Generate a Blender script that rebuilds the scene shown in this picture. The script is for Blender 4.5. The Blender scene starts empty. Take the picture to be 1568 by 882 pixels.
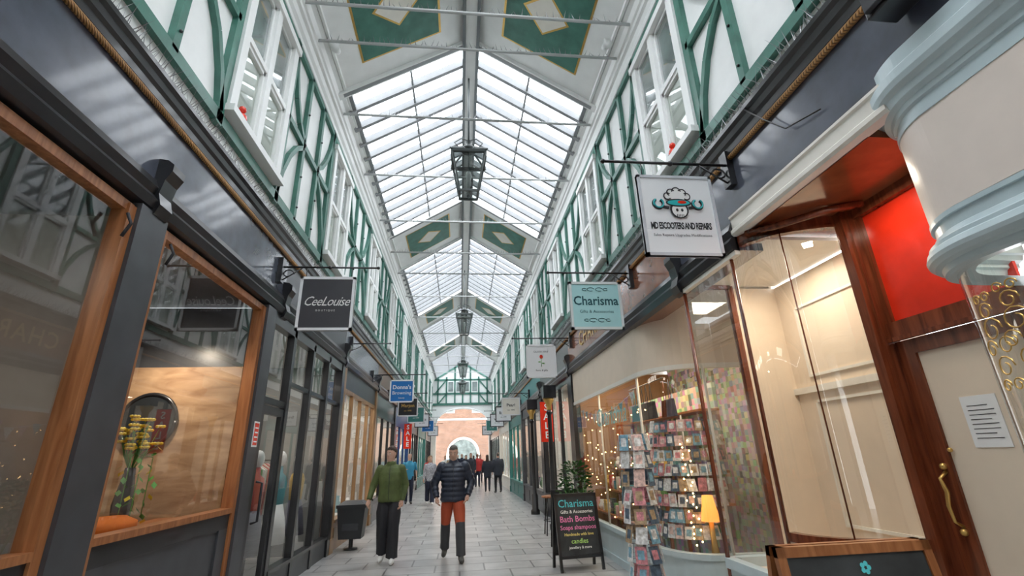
import bpy, math, random
from math import pi, sin, cos, radians
from mathutils import Vector, Matrix
from mathutils.bvhtree import BVHTree
random.seed(7)
sc=bpy.context.scene
# ------------------------------------------------------------------ materials
MATS={}
def newmat(name):
    m=bpy.data.materials.new(name); m.use_nodes=True
    nt=m.node_tree; b=nt.nodes["Principled BSDF"]; return m,nt,b
def pm(name,col,rough=.5,metal=0,var=.06,scale=5,bump=0,coat=0,emit=0):
    if name in MATS: return MATS[name]
    m,nt,b=newmat(name)
    tc=nt.nodes.new("ShaderNodeTexCoord"); n=nt.nodes.new("ShaderNodeTexNoise"); n.inputs["Scale"].default_value=scale; n.inputs["Detail"].default_value=4
    nt.links.new(tc.outputs["Object"],n.inputs["Vector"])
    r=nt.nodes.new("ShaderNodeValToRGB"); r.color_ramp.elements[0].position=.3; r.color_ramp.elements[1].position=.7
    r.color_ramp.elements[0].color=[max(0,c*(1-var)) for c in col]+[1]; r.color_ramp.elements[1].color=[min(1,c*(1+var)) for c in col]+[1]
    nt.links.new(n.outputs["Fac"],r.inputs[0]); nt.links.new(r.outputs[0],b.inputs["Base Color"])
    b.inputs["Roughness"].default_value=rough; b.inputs["Metallic"].default_value=metal
    if coat: b.inputs["Coat Weight"].default_value=coat; b.inputs["Coat Roughness"].default_value=.08
    if emit: nt.links.new(r.outputs[0],b.inputs["Emission Color"]); b.inputs["Emission Strength"].default_value=emit
    if bump:
        bp=nt.nodes.new("ShaderNodeBump"); bp.inputs["Strength"].default_value=bump; bp.inputs["Distance"].default_value=.01
        n2=nt.nodes.new("ShaderNodeTexNoise"); n2.inputs["Scale"].default_value=scale*6; nt.links.new(tc.outputs["Object"],n2.inputs["Vector"])
        nt.links.new(n2.outputs["Fac"],bp.inputs["Height"]); nt.links.new(bp.outputs[0],b.inputs["Normal"])
    MATS[name]=m; return m
def wood(name,c1,c2,rough=.35,scale=(14,14,1.2)):
    m,nt,b=newmat(name)
    tc=nt.nodes.new("ShaderNodeTexCoord"); mp=nt.nodes.new("ShaderNodeMapping"); mp.inputs["Scale"].default_value=scale
    n=nt.nodes.new("ShaderNodeTexNoise"); n.inputs["Scale"].default_value=1.6; n.inputs["Detail"].default_value=8; n.inputs["Distortion"].default_value=.8
    r=nt.nodes.new("ShaderNodeValToRGB"); r.color_ramp.elements[0].position=.32; r.color_ramp.elements[1].position=.68
    r.color_ramp.elements[0].color=list(c1)+[1]; r.color_ramp.elements[1].color=list(c2)+[1]
    nt.links.new(tc.outputs["Object"],mp.inputs[0]); nt.links.new(mp.outputs[0],n.inputs["Vector"]); nt.links.new(n.outputs["Fac"],r.inputs[0]); nt.links.new(r.outputs[0],b.inputs["Base Color"])
    b.inputs["Roughness"].default_value=rough; return m
def stripes(name,c1,c2,scale,axis='Z',rough=.5,metal=0,bump=.5,diag=False,dist=.02):
    m,nt,b=newmat(name)
    tc=nt.nodes.new("ShaderNodeTexCoord"); w=nt.nodes.new("ShaderNodeTexWave"); w.wave_type='BANDS'; w.bands_direction='DIAGONAL' if diag else axis
    w.inputs["Scale"].default_value=scale; w.inputs["Distortion"].default_value=.35
    r=nt.nodes.new("ShaderNodeValToRGB"); r.color_ramp.elements[0].color=list(c1)+[1]; r.color_ramp.elements[1].color=list(c2)+[1]; r.color_ramp.elements[1].position=.45
    nt.links.new(tc.outputs["Object"],w.inputs["Vector"]); nt.links.new(w.outputs["Fac"],r.inputs[0]); nt.links.new(r.outputs[0],b.inputs["Base Color"])
    bp=nt.nodes.new("ShaderNodeBump"); bp.inputs["Strength"].default_value=bump; bp.inputs["Distance"].default_value=dist
    nt.links.new(w.outputs["Fac"],bp.inputs["Height"]); nt.links.new(bp.outputs[0],b.inputs["Normal"])
    b.inputs["Roughness"].default_value=rough; b.inputs["Metallic"].default_value=metal; return m
def brick(name,c1,c2,mortar,bw,rh,msize,rough=.6,rot=None,offset=.5,noise=.12,bump=0):
    m,nt,b=newmat(name)
    tc=nt.nodes.new("ShaderNodeTexCoord"); mp=nt.nodes.new("ShaderNodeMapping")
    if rot: mp.inputs["Rotation"].default_value=rot
    t=nt.nodes.new("ShaderNodeTexBrick"); t.offset=offset; t.inputs["Scale"].default_value=1; t.inputs["Brick Width"].default_value=bw; t.inputs["Row Height"].default_value=rh; t.inputs["Mortar Size"].default_value=msize
    t.inputs["Color1"].default_value=list(c1)+[1]; t.inputs["Color2"].default_value=list(c2)+[1]; t.inputs["Mortar"].default_value=list(mortar)+[1]
    n=nt.nodes.new("ShaderNodeTexNoise"); n.inputs["Scale"].default_value=1.7; n.inputs["Detail"].default_value=8
    mx=nt.nodes.new("ShaderNodeMix"); mx.data_type='RGBA'; mx.blend_type='OVERLAY'; mx.inputs[0].default_value=noise*3
    nt.links.new(tc.outputs["Object"],mp.inputs[0]); nt.links.new(mp.outputs[0],t.inputs["Vector"]); nt.links.new(tc.outputs["Object"],n.inputs["Vector"])
    nt.links.new(t.outputs["Color"],mx.inputs[6]); nt.links.new(n.outputs["Fac"],mx.inputs[7]); nt.links.new(mx.outputs[2],b.inputs["Base Color"])
    b.inputs["Roughness"].default_value=rough; return m
def glassmat(name,f0=.04,tint=(1,1,1),gain=.9,rough=.015):
    m=bpy.data.materials.new(name); m.use_nodes=True; nt=m.node_tree; nt.nodes.clear()
    o=nt.nodes.new("ShaderNodeOutputMaterial"); t=nt.nodes.new("ShaderNodeBsdfTransparent"); g=nt.nodes.new("ShaderNodeBsdfGlossy"); mx=nt.nodes.new("ShaderNodeMixShader")
    lw=nt.nodes.new("ShaderNodeLayerWeight"); lw.inputs[0].default_value=.5
    p=nt.nodes.new("ShaderNodeMath"); p.operation='POWER'; p.inputs[1].default_value=4.5
    ad=nt.nodes.new("ShaderNodeMath"); ad.operation='MULTIPLY_ADD'; ad.inputs[1].default_value=gain; ad.inputs[2].default_value=f0; ad.use_clamp=True
    t.inputs[0].default_value=list(tint)+[1]; g.inputs["Roughness"].default_value=rough
    nt.links.new(lw.outputs["Facing"],p.inputs[0]); nt.links.new(p.outputs[0],ad.inputs[0]); nt.links.new(ad.outputs[0],mx.inputs[0]); nt.links.new(t.outputs[0],mx.inputs[1]); nt.links.new(g.outputs[0],mx.inputs[2]); nt.links.new(mx.outputs[0],o.inputs[0])
    return m
def stockmat(name,cell=7,em=0):
    m,nt,b=newmat(name)
    tc=nt.nodes.new("ShaderNodeTexCoord"); v=nt.nodes.new("ShaderNodeTexVoronoi"); v.distance='CHEBYCHEV'; v.inputs["Scale"].default_value=cell; v.inputs["Randomness"].default_value=.35
    h=nt.nodes.new("ShaderNodeHueSaturation"); h.inputs["Saturation"].default_value=.55; h.inputs["Value"].default_value=.7
    nt.links.new(tc.outputs["Object"],v.inputs["Vector"]); nt.links.new(v.outputs["Color"],h.inputs["Color"]); nt.links.new(h.outputs[0],b.inputs["Base Color"])
    b.inputs["Roughness"].default_value=.6; return m

WHITE=pm("white_paint",(.86,.87,.86),.4,var=.03)
CREAMW=pm("cream_white",(.84,.80,.72),.45,var=.04)
GREEN=pm("green_paint",(.06,.185,.145),.4,var=.2)
NAVY=pm("navy_gloss",(.075,.085,.115),.25,var=.2,coat=.5)
BLACK=pm("black_gloss",(.018,.018,.021),.28,var=.2,coat=.3)
GREYP=pm("dark_grey_paint",(.055,.057,.065),.35,var=.15)
GILT=stripes("gilt_rope",(.12,.05,.015),(.62,.33,.12),26,diag=True,metal=.3,rough=.4)
GOLD=pm("gold",(.75,.48,.15),.3,metal=.8)
ORWOOD=wood("orange_wood",(.24,.08,.024),(.42,.17,.065))
MAHOG=wood("mahogany",(.095,.022,.009),(.24,.06,.024),.2)
MAHOGF=pm("mahogany_gloss",(.24,.075,.03),.18,var=.25,coat=.6)
PLY=wood("ply_panel",(.30,.17,.09),(.56,.37,.22),.5,(1.3,1.3,5))
LTBLUE=pm("pale_blue_paint",(.55,.66,.69),.35,var=.05,coat=.2)
CREAM=pm("cream_panel",(.80,.67,.53),.4,var=.03)
PINKC=pm("blush_panel",(.84,.73,.65),.4,var=.03)
RED=pm("red_panel",(.80,.035,.012),.25,var=.12,coat=.4)
GLASS=glassmat("shop_glass",.11,(.97,.985,.98))
RGLASS=glassmat("roof_glass",.03,(.96,.98,1),.4)
WGLASS=pm("upper_pane",(.20,.24,.235),.06,var=.45,scale=2,coat=.8)
BLIND=pm("roller_blind",(.52,.56,.50),.6)
PLASTER=pm("plaster",(.60,.57,.52),.7)
FLOORM=brick("paving",(.34,.338,.335),(.43,.42,.41),(.13,.128,.125),.75,.5,.013,.28,noise=.2)
BRICKM=brick("red_brick",(.22,.10,.055),(.29,.14,.08),(.32,.28,.25),.25,.08,.01,.8,rot=(pi/2,0,0))
STOCK=stockmat("shop_stock",6)
STOCK2=stockmat("shop_stock_fine",11)
PAPER=pm("paper",(.85,.85,.84),.6,var=.02)
INK=pm("ink",(.02,.02,.025),.6)
WIRE=pm("spike_wire",(.28,.28,.29),.4,metal=.5)
WARM=pm("warm_bulb",(1,.62,.25),.5,var=0,emit=9)
WALLT=pm("interior_taupe",(.28,.24,.21),.6,var=.1)
SKIN=pm("skin",(.66,.40,.30),.5,var=.05,scale=20)

# ------------------------------------------------------------------ builder
class B:
    def __init__(s,name): s.name=name; s.v=[]; s.f=[]; s.m=[]; s.sm=[]; s.mats=[]
    def add(s,vs,fs,mat,smooth=False):
        if mat not in s.mats: s.mats.append(mat)
        k=s.mats.index(mat); o=len(s.v); s.v+= [tuple(v) for v in vs]
        for f in fs: s.f.append([i+o for i in f]); s.m.append(k); s.sm.append(smooth)
        return s
    def box(s,x0,x1,y0,y1,z0,z1,mat):
        x0,x1=sorted((x0,x1)); y0,y1=sorted((y0,y1)); z0,z1=sorted((z0,z1))
        v=[(x,y,z) for z in (z0,z1) for y in (y0,y1) for x in (x0,x1)]
        return s.add(v,[(0,2,3,1),(4,5,7,6),(0,1,5,4),(2,6,7,3),(0,4,6,2),(1,3,7,5)],mat)
    def beam(s,p0,p1,w,d,mat,up=(0,0,1)):
        p0=Vector(p0);p1=Vector(p1); t=(p1-p0).normalized(); u=Vector(up); a=t.cross(u)
        if a.length<1e-4: a=t.cross(Vector((1,0,0)))
        a.normalize(); b=a.cross(t).normalized(); v=[]
        for p in (p0,p1):
            for i,j in ((-1,-1),(1,-1),(1,1),(-1,1)): v.append(p+a*(i*w/2)+b*(j*d/2))
        return s.add(v,[(0,1,2,3),(4,7,6,5),(0,4,5,1),(1,5,6,2),(2,6,7,3),(3,7,4,0)],mat)
    def tube(s,pts,rs,mat,n=8,smooth=True,flat=1.0):
        pts=[Vector(p) for p in pts]
        if not hasattr(rs,'__len__'): rs=[rs]*len(pts)
        v=[];f=[]; ref=None
        for i,p in enumerate(pts):
            t=(pts[min(i+1,len(pts)-1)]-pts[max(i-1,0)]).normalized()
            if ref is None:
                ref=t.orthogonal().normalized() if abs(t.z)<.6 else Vector((1,0,0))
            a=(ref-t*ref.dot(t)).normalized(); ref=a; b=t.cross(a)
            for k in range(n):
                an=2*pi*k/n; v.append(p+a*(cos(an)*rs[i])+b*(sin(an)*rs[i]*flat))
        for i in range(len(pts)-1):
            for k in range(n):
                f.append((i*n+k,i*n+(k+1)%n,(i+1)*n+(k+1)%n,(i+1)*n+k))
        f.append(tuple(range(n-1,-1,-1))); f.append(tuple(range((len(pts)-1)*n,len(pts)*n)))
        return s.add(v,f,mat,smooth)
    def loft(s,rings,mat,n=16,T=None):
        v=[];f=[]
        for (cx,cy,cz,rx,ry) in rings:
            for k in range(n):
                an=2*pi*k/n; p=Vector((cx+cos(an)*rx,cy+sin(an)*ry,cz)); v.append(T(p) if T else p)
        m=len(rings)
        for i in range(m-1):
            for k in range(n): f.append((i*n+k,i*n+(k+1)%n,(i+1)*n+(k+1)%n,(i+1)*n+k))
        f.append(tuple(range(n-1,-1,-1))); f.append(tuple(range((m-1)*n,m*n)))
        return s.add(v,f,mat,True)
    def ball(s,c,r,mat,n=10,sc=(1,1,1),T=None):
        m=n//2+1
        rings=[(c[0],c[1],c[2]-cos(pi*i/m)*r*sc[2],max(1e-4,sin(pi*i/m)*r*sc[0]),max(1e-4,sin(pi*i/m)*r*sc[1])) for i in range(m+1)]
        return s.loft(rings,mat,n,T)
    def prism(s,prof,y0,y1,mat):
        n=len(prof); v=[(x,y0,z) for x,z in prof]+[(x,y1,z) for x,z in prof]
        f=[(i,(i+1)%n,n+(i+1)%n,n+i) for i in range(n)]+[tuple(range(n-1,-1,-1)),tuple(range(n,2*n))]
        return s.add(v,f,mat)
    def path(s,pts,z0,z1,mat,t=.03,smooth=False):
        P=[Vector((p[0],p[1])) for p in pts]; N=[]
        for i in range(len(P)):
            d=(P[min(i+1,len(P)-1)]-P[max(i-1,0)]).normalized(); N.append(Vector((-d.y,d.x)))
        v=[]
        for p,nn in zip(P,N):
            q=p+nn*t
            v+=[(p.x,p.y,z0),(p.x,p.y,z1),(q.x,q.y,z1),(q.x,q.y,z0)]
        f=[]
        for i in range(len(P)-1):
            a=4*i;b=a+4
            for k in range(4): f.append((a+k,b+k,b+(k+1)%4,a+(k+1)%4))
        f+=[(3,2,1,0),(len(v)-4,len(v)-3,len(v)-2,len(v)-1)]
        return s.add(v,f,mat,False)
    def sheet(s,pts,z0,z1,mat,smooth=True):
        n=len(pts); v=[(p[0],p[1],z0) for p in pts]+[(p[0],p[1],z1) for p in pts]
        return s.add(v,[(i,i+1,n+i+1,n+i) for i in range(n-1)],mat,smooth)
    def sweep(s,fn,prof,mat):   # fn(r)->plan polyline, prof [(r,z)]
        rows=[[(p[0],p[1],z) for p in fn(r)] for r,z in prof]; n=len(rows[0]); v=[q for row in rows for q in row]
        return s.add(v,[(i*n+k,i*n+k+1,(i+1)*n+k+1,(i+1)*n+k) for i in range(len(rows)-1) for k in range(n-1)],mat,False)
    def text(s,body,o,size,right,up,mat,align='CENTER',shear=0,spacing=1.0,bold=0):
        c=bpy.data.curves.new("t",'FONT'); c.body=body; c.size=size; c.align_x=align; c.align_y='CENTER'; c.shear=shear; c.space_character=spacing; c.offset=bold; c.resolution_u=2
        ob=bpy.data.objects.new("t",c); sc.collection.objects.link(ob)
        dg=bpy.context.evaluated_depsgraph_get(); me=ob.evaluated_get(dg).to_mesh()
        r=Vector(right);u=Vector(up);o=Vector(o)
        s.add([o+r*v.co.x+u*v.co.y for v in me.vertices],[tuple(p.vertices) for p in me.polygons],mat)
        bpy.data.objects.remove(ob); return s
    def done(s,bevel=0):
        me=bpy.data.meshes.new(s.name); me.from_pydata(s.v,[],s.f)
        for m in s.mats: me.materials.append(m)
        me.polygons.foreach_set("material_index",s.m); me.polygons.foreach_set("use_smooth",s.sm); me.update()
        ob=bpy.data.objects.new(s.name,me); sc.collection.objects.link(ob)
        if bevel:
            md=ob.modifiers.new("b",'BEVEL'); md.width=bevel; md.segments=2; md.limit_method='ANGLE'
        return ob
def arc(cx,cy,r,a0,a1,n=10): return [(cx+r*cos(radians(a0+(a1-a0)*i/n)),cy+r*sin(radians(a0+(a1-a0)*i/n))) for i in range(n+1)]
def light(name,loc,power,size=1.0,col=(1,.85,.65),sy=None,rot=(0,0,0),typ='AREA'):
    l=bpy.data.lights.new(name,typ); l.energy=power; l.color=col
    if typ=='AREA':
        l.size=size
        if sy: l.shape='RECTANGLE'; l.size_y=sy
    else: l.shadow_soft_size=size
    o=bpy.data.objects.new(name,l); o.location=loc; o.rotation_euler=rot; sc.collection.objects.link(o); return o
def X(s,d): return s*(2.4+d)      # d = depth behind the shopfront line
def gsheet(b,s,d,y0,y1,z0,z1,m): x=X(s,d); b.add([(x,y0,z0),(x,y1,z0),(x,y1,z1),(x,y0,z1)],[(0,1,2,3)],m)

YB,YE=-8,40
# ------------------------------------------------------------------ floor
b=B("floor"); b.box(-6,6,YB-1,70,-.1,0,FLOORM); b.done()
# ------------------------------------------------------------------ upper walls
win_c=[-2.9,.9,4.7,8.2,11.9,15.6,19.3,23.0,26.7,30.4,34.1,37.8]
def upper(s,name):
    xw=-2.4 if s<0 else 2.65
    b=B(name); b.box(xw,xw+s*.25,YB,YE,4.6 if s<0 else 4.38,8.0,WHITE); b.done()
    t=B("timber_frame"); fx=xw-s*.03
    def bm(y0,z0,y1,z1,w=.1,m=GREEN): t.beam((fx,y0,z0),(fx,y1,z1),w,.06,m,up=(1,0,0))
    bm(YB,4.78,YE,4.78,.12); bm(YB,7.28,YE,7.28,.08)
    for i,c in enumerate(win_c):
        w0,w1=c-.74,c+.74
        for y in (w0,w1): bm(y,4.7,y,7.35,.11)
        a=w1; e=(win_c[i+1]-.74) if i+1<len(win_c) else YE
        L=e-a
        if L<.5: continue
        m1=a+L/3; m2=a+2*L/3
        bm(a,6.05,e,6.05,.085)
        bm(m1,4.8,m1,7.3,.085); bm(m2,4.8,m2,7.3,.085)
        for (ya,yb,flip) in ((a,m1,1),(m2,e,-1)):
            for (z0,z1,low) in ((4.85,6.0,True),(6.1,7.25,False)):
                P=[]
                for k in range(5):
                    th=radians(90*k/4); u=1-cos(th); v=sin(th)
                    u=.6*u+.4*k/4; v=.6*v+.4*k/4
                    if not low: v=1-v
                    yy=ya+(yb-ya)*(u if flip>0 else 1-u); P.append((yy,z0+(z1-z0)*v))
                for k in range(4): bm(P[k][0],P[k][1],P[k+1][0],P[k+1][1],.07)
        for y in (m1,m2):
            for z in (5.0,5.5,6.05,6.6): t.ball((fx-s*.04,y,z),.016,BLACK,6)
    t.done()
    for c in win_c:
        w=B("window_upper")
        def bb(d0,d1,y0,y1,z0,z1,m): w.box(xw-s*d0,xw-s*d1,y0,y1,z0,z1,m)
        y0,y1=c-.66,c+.66; z0,z1=4.98,7.02
        bb(0,.09,y0-.02,y0+.11,z0,z1,WHITE); bb(0,.09,y1-.11,y1+.02,z0,z1,WHITE); bb(0,.12,y0-.04,y1+.04,z1,z1+.1,WHITE); bb(0,.15,y0-.04,y1+.04,z0-.08,z0,WHITE)
        bb(0,.09,c-.06,c+.06,z0,z1,WHITE)
        for ya,yb in ((y0+.11,c-.06),(c+.06,y1-.11)):
            zm=z0+1.02
            bb(0,.08,ya,yb,zm-.035,zm+.035,WHITE)
            for (za,zb,dd) in ((z0,zm-.035,.06),(zm+.035,z1,.045)):
                bb(0,dd,ya,ya+.035,za,zb,WHITE); bb(0,dd,yb-.035,yb,za,zb,WHITE); bb(0,dd,ya,yb,za,za+.045,WHITE); bb(0,dd,ya,yb,zb-.045,zb,WHITE)
                bb(.0,.015,ya+.035,yb-.035,za+.04,zb-.04,WGLASS if zb>zm else BLIND)
                x=xw-s*.03; w.add([(x,ya+.035,za+.04),(x,yb-.035,za+.04),(x,yb-.035,zb-.04),(x,ya+.035,zb-.04)],[(0,1,2,3)],GLASS)
        w.done()
    xe=-2.25 if s<0 else 2.55
    e=B("trim_eaves")
    e.prism([(xw,7.35),(xw-s*.05,7.38),(xw-s*.05,7.46),(xe+s*.06,7.5),(xe+s*.04,7.58),(xe,7.6),(xe,7.68),(xe-s*.03,7.7),(xe-s*.06,7.8),(xe-s*.12,7.84),(xe-s*.12,7.9),(xw+s*.3,7.95),(xw+s*.3,7.35)],YB,YE,WHITE)
    e.box(xe-s*.13,xe-s*.17,YB,YE,7.84,7.93,WHITE); e.done()
upper(-1,"wall_left"); upper(1,"wall_right")
for (x,y,z) in ((-2.32,4.3,4.98),(2.57,4.6,4.98)):
    b=B("robin_ornament"); b.ball((x,y,z+.06),.06,RED,10,(.8,1,1)); b.ball((x,y-.02,z+.15),.04,RED,10); b.ball((x,y-.03,z+.145),.026,PAPER,8); b.tube([(x,y+.04,z+.07),(x,y+.13,z+.1)],[.02,.008],BLACK,6); b.done()
# ------------------------------------------------------------------ roof
XL,XR,ZE,XC,ZR=-2.12,2.42,7.88,.15,9.3
r=B("ceiling")
solid=[(-4.1,-1.5),(4.4,7.0),(12.9,15.5),(21.4,24.0),(29.9,32.5)]
glz=[(-8,-4.1),(-1.5,4.4),(7.0,12.9),(15.5,21.4),(24.0,29.9),(32.5,40.0)]
STEEL=pm("roof_bar_paint",(.27,.28,.29),.5,var=.08)
RDARK=pm("ridge_gap_dark",(.20,.22,.23),.4)  # dark strips stand in for the gap lines along the ridge
def slope(sx,u,dz=0):
    xe=XL if sx<0 else XR
    return (xe+(XC-xe)*u, ZE+(ZR-ZE)*u+dz)
for (y0,y1) in solid:
    for sx in (-1,1):
        xa,za=slope(sx,-.06); xb,zb=slope(sx,1)
        r.add([(xa,y0,za),(xb,y0,zb),(xb,y1,zb),(xa,y1,za),(xa,y0,za+.08),(xb,y0,zb+.08),(xb,y1,zb+.08),(xa,y1,za+.08)],[(0,1,2,3),(7,6,5,4),(0,4,5,1),(2,6,7,3)],WHITE)
        for y in (y0,y1): r.beam((xa,y,za-.03),(xb,y,zb-.03),.14,.1,WHITE)
        ym=(y0+y1)/2
        def pan(us,ys,off,mat):
            pts=[]
            for u,y in zip(us,ys):
                x,z=slope(sx,u,-off); pts.append((x,y,z))
            r.add(pts,[tuple(range(len(pts)))],mat)
        hw=.82
        pan([.165,.755,.755,.165],[ym-hw-.03,ym-hw-.03,ym+hw+.03,ym+hw+.03],.004,GOLD)
        pan([.18,.74,.74,.18],[ym-hw,ym-hw,ym+hw,ym+hw],.008,GREEN)
        pan([.295,.46,.625,.46],[ym,ym-.39,ym,ym+.39],.012,GOLD)
        pan([.315,.46,.605,.46],[ym,ym-.345,ym,ym+.345],.016,CREAMW)
for (y0,y1) in glz:
    n=max(2,round((y1-y0)/.49))
    for sx in (-1,1):
        for i in range(n+1):
            y=y0+(y1-y0)*i/n
            xa,za=slope(sx,-.02); xb,zb=slope(sx,1)
            r.beam((xa,y,za-.01),(xb,y,zb-.01),.08,.14,STEEL)
        for u,w in ((.03,.09),(.5,.035)):
            x,z=slope(sx,u); r.beam((x,y0,z-.04),(x,y1,z-.04),w,.05,STEEL)
        xa,za=slope(sx,-.02,.08); xb,zb=slope(sx,1,.08)
        r.add([(xa,y0,za),(xb,y0,zb),(xb,y1,zb),(xa,y1,za)],[(0,1,2,3)],RGLASS)
r.box(XC-.10,XC+.10,YB,YE,9.12,9.34,WHITE); r.box(XC-.16,XC-.10,YB,YE,9.08,9.2,RDARK); r.box(XC+.10,XC+.16,YB,YE,9.08,9.2,RDARK)
r.done()
for (x,y) in ((-2.02,6.0),(2.3,5.6)):
    b=B("ceiling_spotlight"); b.tube([(x,y,7.98),(x,y,7.85)],.02,WHITE,8); b.tube([(x,y+.06,7.84),(x,y-.1,7.76)],[.05,.07],WHITE,14); b.done()
SPK=B("pigeon_spikes")
def spike(p,d,l=.11,rr=.0022,T=None):
    p=Vector(p); d=Vector(d).normalized(); a=d.orthogonal().normalized(); bb=d.cross(a)
    v=[p+a*rr,p-a*rr*.5+bb*rr*.87,p-a*rr*.5-bb*rr*.87,p+d*l]
    (T or SPK).add(v,[(0,1,3),(1,2,3),(2,0,3)],WIRE)
TRM=pm("tie_rod_paint",(.50,.51,.51),.5)
tr=B("roof_tie_rods"); rods=[1.2,3.2,5.1,5.75,7.4,9.4,11.6,13.7,15.5,18,21,24,27,30,33,36]
for y in rods:
    tr.tube([(-2.3,y,7.72),(2.6,y,7.72)],.026,TRM,6)
    if y<14:
        x=-2.1
        while x<2.4:
            spike((x,y,7.74),(random.uniform(-.5,.5),random.uniform(-.5,.5),1),.13,.008,tr); x+=.08
tr.done()
# ------------------------------------------------------------------ fascias
def fascia(s,y0,y1,band,dz,low=BLACK,name="shop_fascia",zb=3.45,lowm=True):
    b=B(name); z=lambda q:q+dz
    b.box(X(s,.0),X(s,.24),y0,y1,z(zb),z(4.3),band)
    if lowm: b.prism([(X(s,.02),z(3.44)),(X(s,-.05),z(3.46)),(X(s,-.07),z(3.53)),(X(s,-.03),z(3.58)),(X(s,-.05),z(3.64)),(X(s,-.02),z(3.71)),(X(s,.02),z(3.72))],y0,y1,low)
    b.tube([(X(s,-.02),y0,z(4.27)),(X(s,-.02),y1,z(4.27))],.024,GILT,8)
    b.prism([(X(s,.0),z(4.29)),(X(s,-.03),z(4.30)),(X(s,-.035),z(4.36)),(X(s,-.06),z(4.38)),(X(s,-.07),z(4.43)),(X(s,-.10),z(4.45)),(X(s,-.10),z(4.49)),(X(s,-.07),z(4.51)),(X(s,.24),z(4.58)),(X(s,.24),z(4.29))],y0,y1,BLACK)
    b.done()
def console(s,y,dz,w=.16,m=BLACK):
    b=B("console_bracket"); z=lambda q:q+dz
    b.prism([(X(s,.0),z(3.4)),(X(s,-.06),z(3.42)),(X(s,-.09),z(3.5)),(X(s,-.06),z(3.6)),(X(s,-.08),z(3.72)),(X(s,-.12),z(3.8)),(X(s,-.12),z(3.86)),(X(s,-.07),z(3.9)),(X(s,0),z(3.91))],y-w/2,y+w/2,m); b.done()
segL=[(YB,3.5,NAVY),(3.5,6.3,NAVY),(6.3,9.9,GREYP),(9.9,14,NAVY),(14,18.2,pm("brown_band",(.14,.07,.04),.4)),(18.2,23,pm("blue_band",(.03,.09,.25),.4)),(23,28,GREYP),(28,34,pm("green_band",(.03,.16,.14),.4)),(34,39.98,NAVY)]
for a,e,m in segL: fascia(-1,a,e,m,0)
fascia(1,YB,3.5,NAVY,-.22,zb=3.75,lowm=False)
segR=[(3.5,4.6,NAVY),(4.6,10.2,MAHOGF),(10.2,14.2,BLACK),(14.2,19,pm("teal_band",(.06,.25,.25),.4)),(19,24,GREYP),(24,30,CREAMW),(30,39.98,NAVY)]
for a,e,m in segR: fascia(1,a,e,m,-.22)
b=B("fascia_lettering"); b.text("CHARISMA",(2.385,8.0,3.76),.42,(0,-1,0),(0,0,1),GOLD,bold=.004,spacing=1.15); b.done()
for y in (3.5,6.3,9.9,14,18.2,23,28,34): console(-1,y,0)
for y in (4.6,10.2,14.2,19,24,30): console(1,y,-.22)
for s,zz in ((-1,4.51),(1,4.29)):
    y=1.0
    while y<15:
        for k in range(3):
            spike((X(s,-.07+.05*k),y+random.uniform(0,.03),zz+.01*k),(random.uniform(-.8,.8)-s*.4,random.uniform(-.5,.5),1),random.uniform(.14,.2),.0045)
        y+=.06
SPK.done()
cb=B("loose_cable"); cb.tube([(2.52,3.2,4.4),(2.3,2.95,4.3),(2.33,2.75,4.0),(2.36,2.6,3.8),(2.38,2.3,3.72)],.006,BLACK,5); cb.done()
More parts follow.
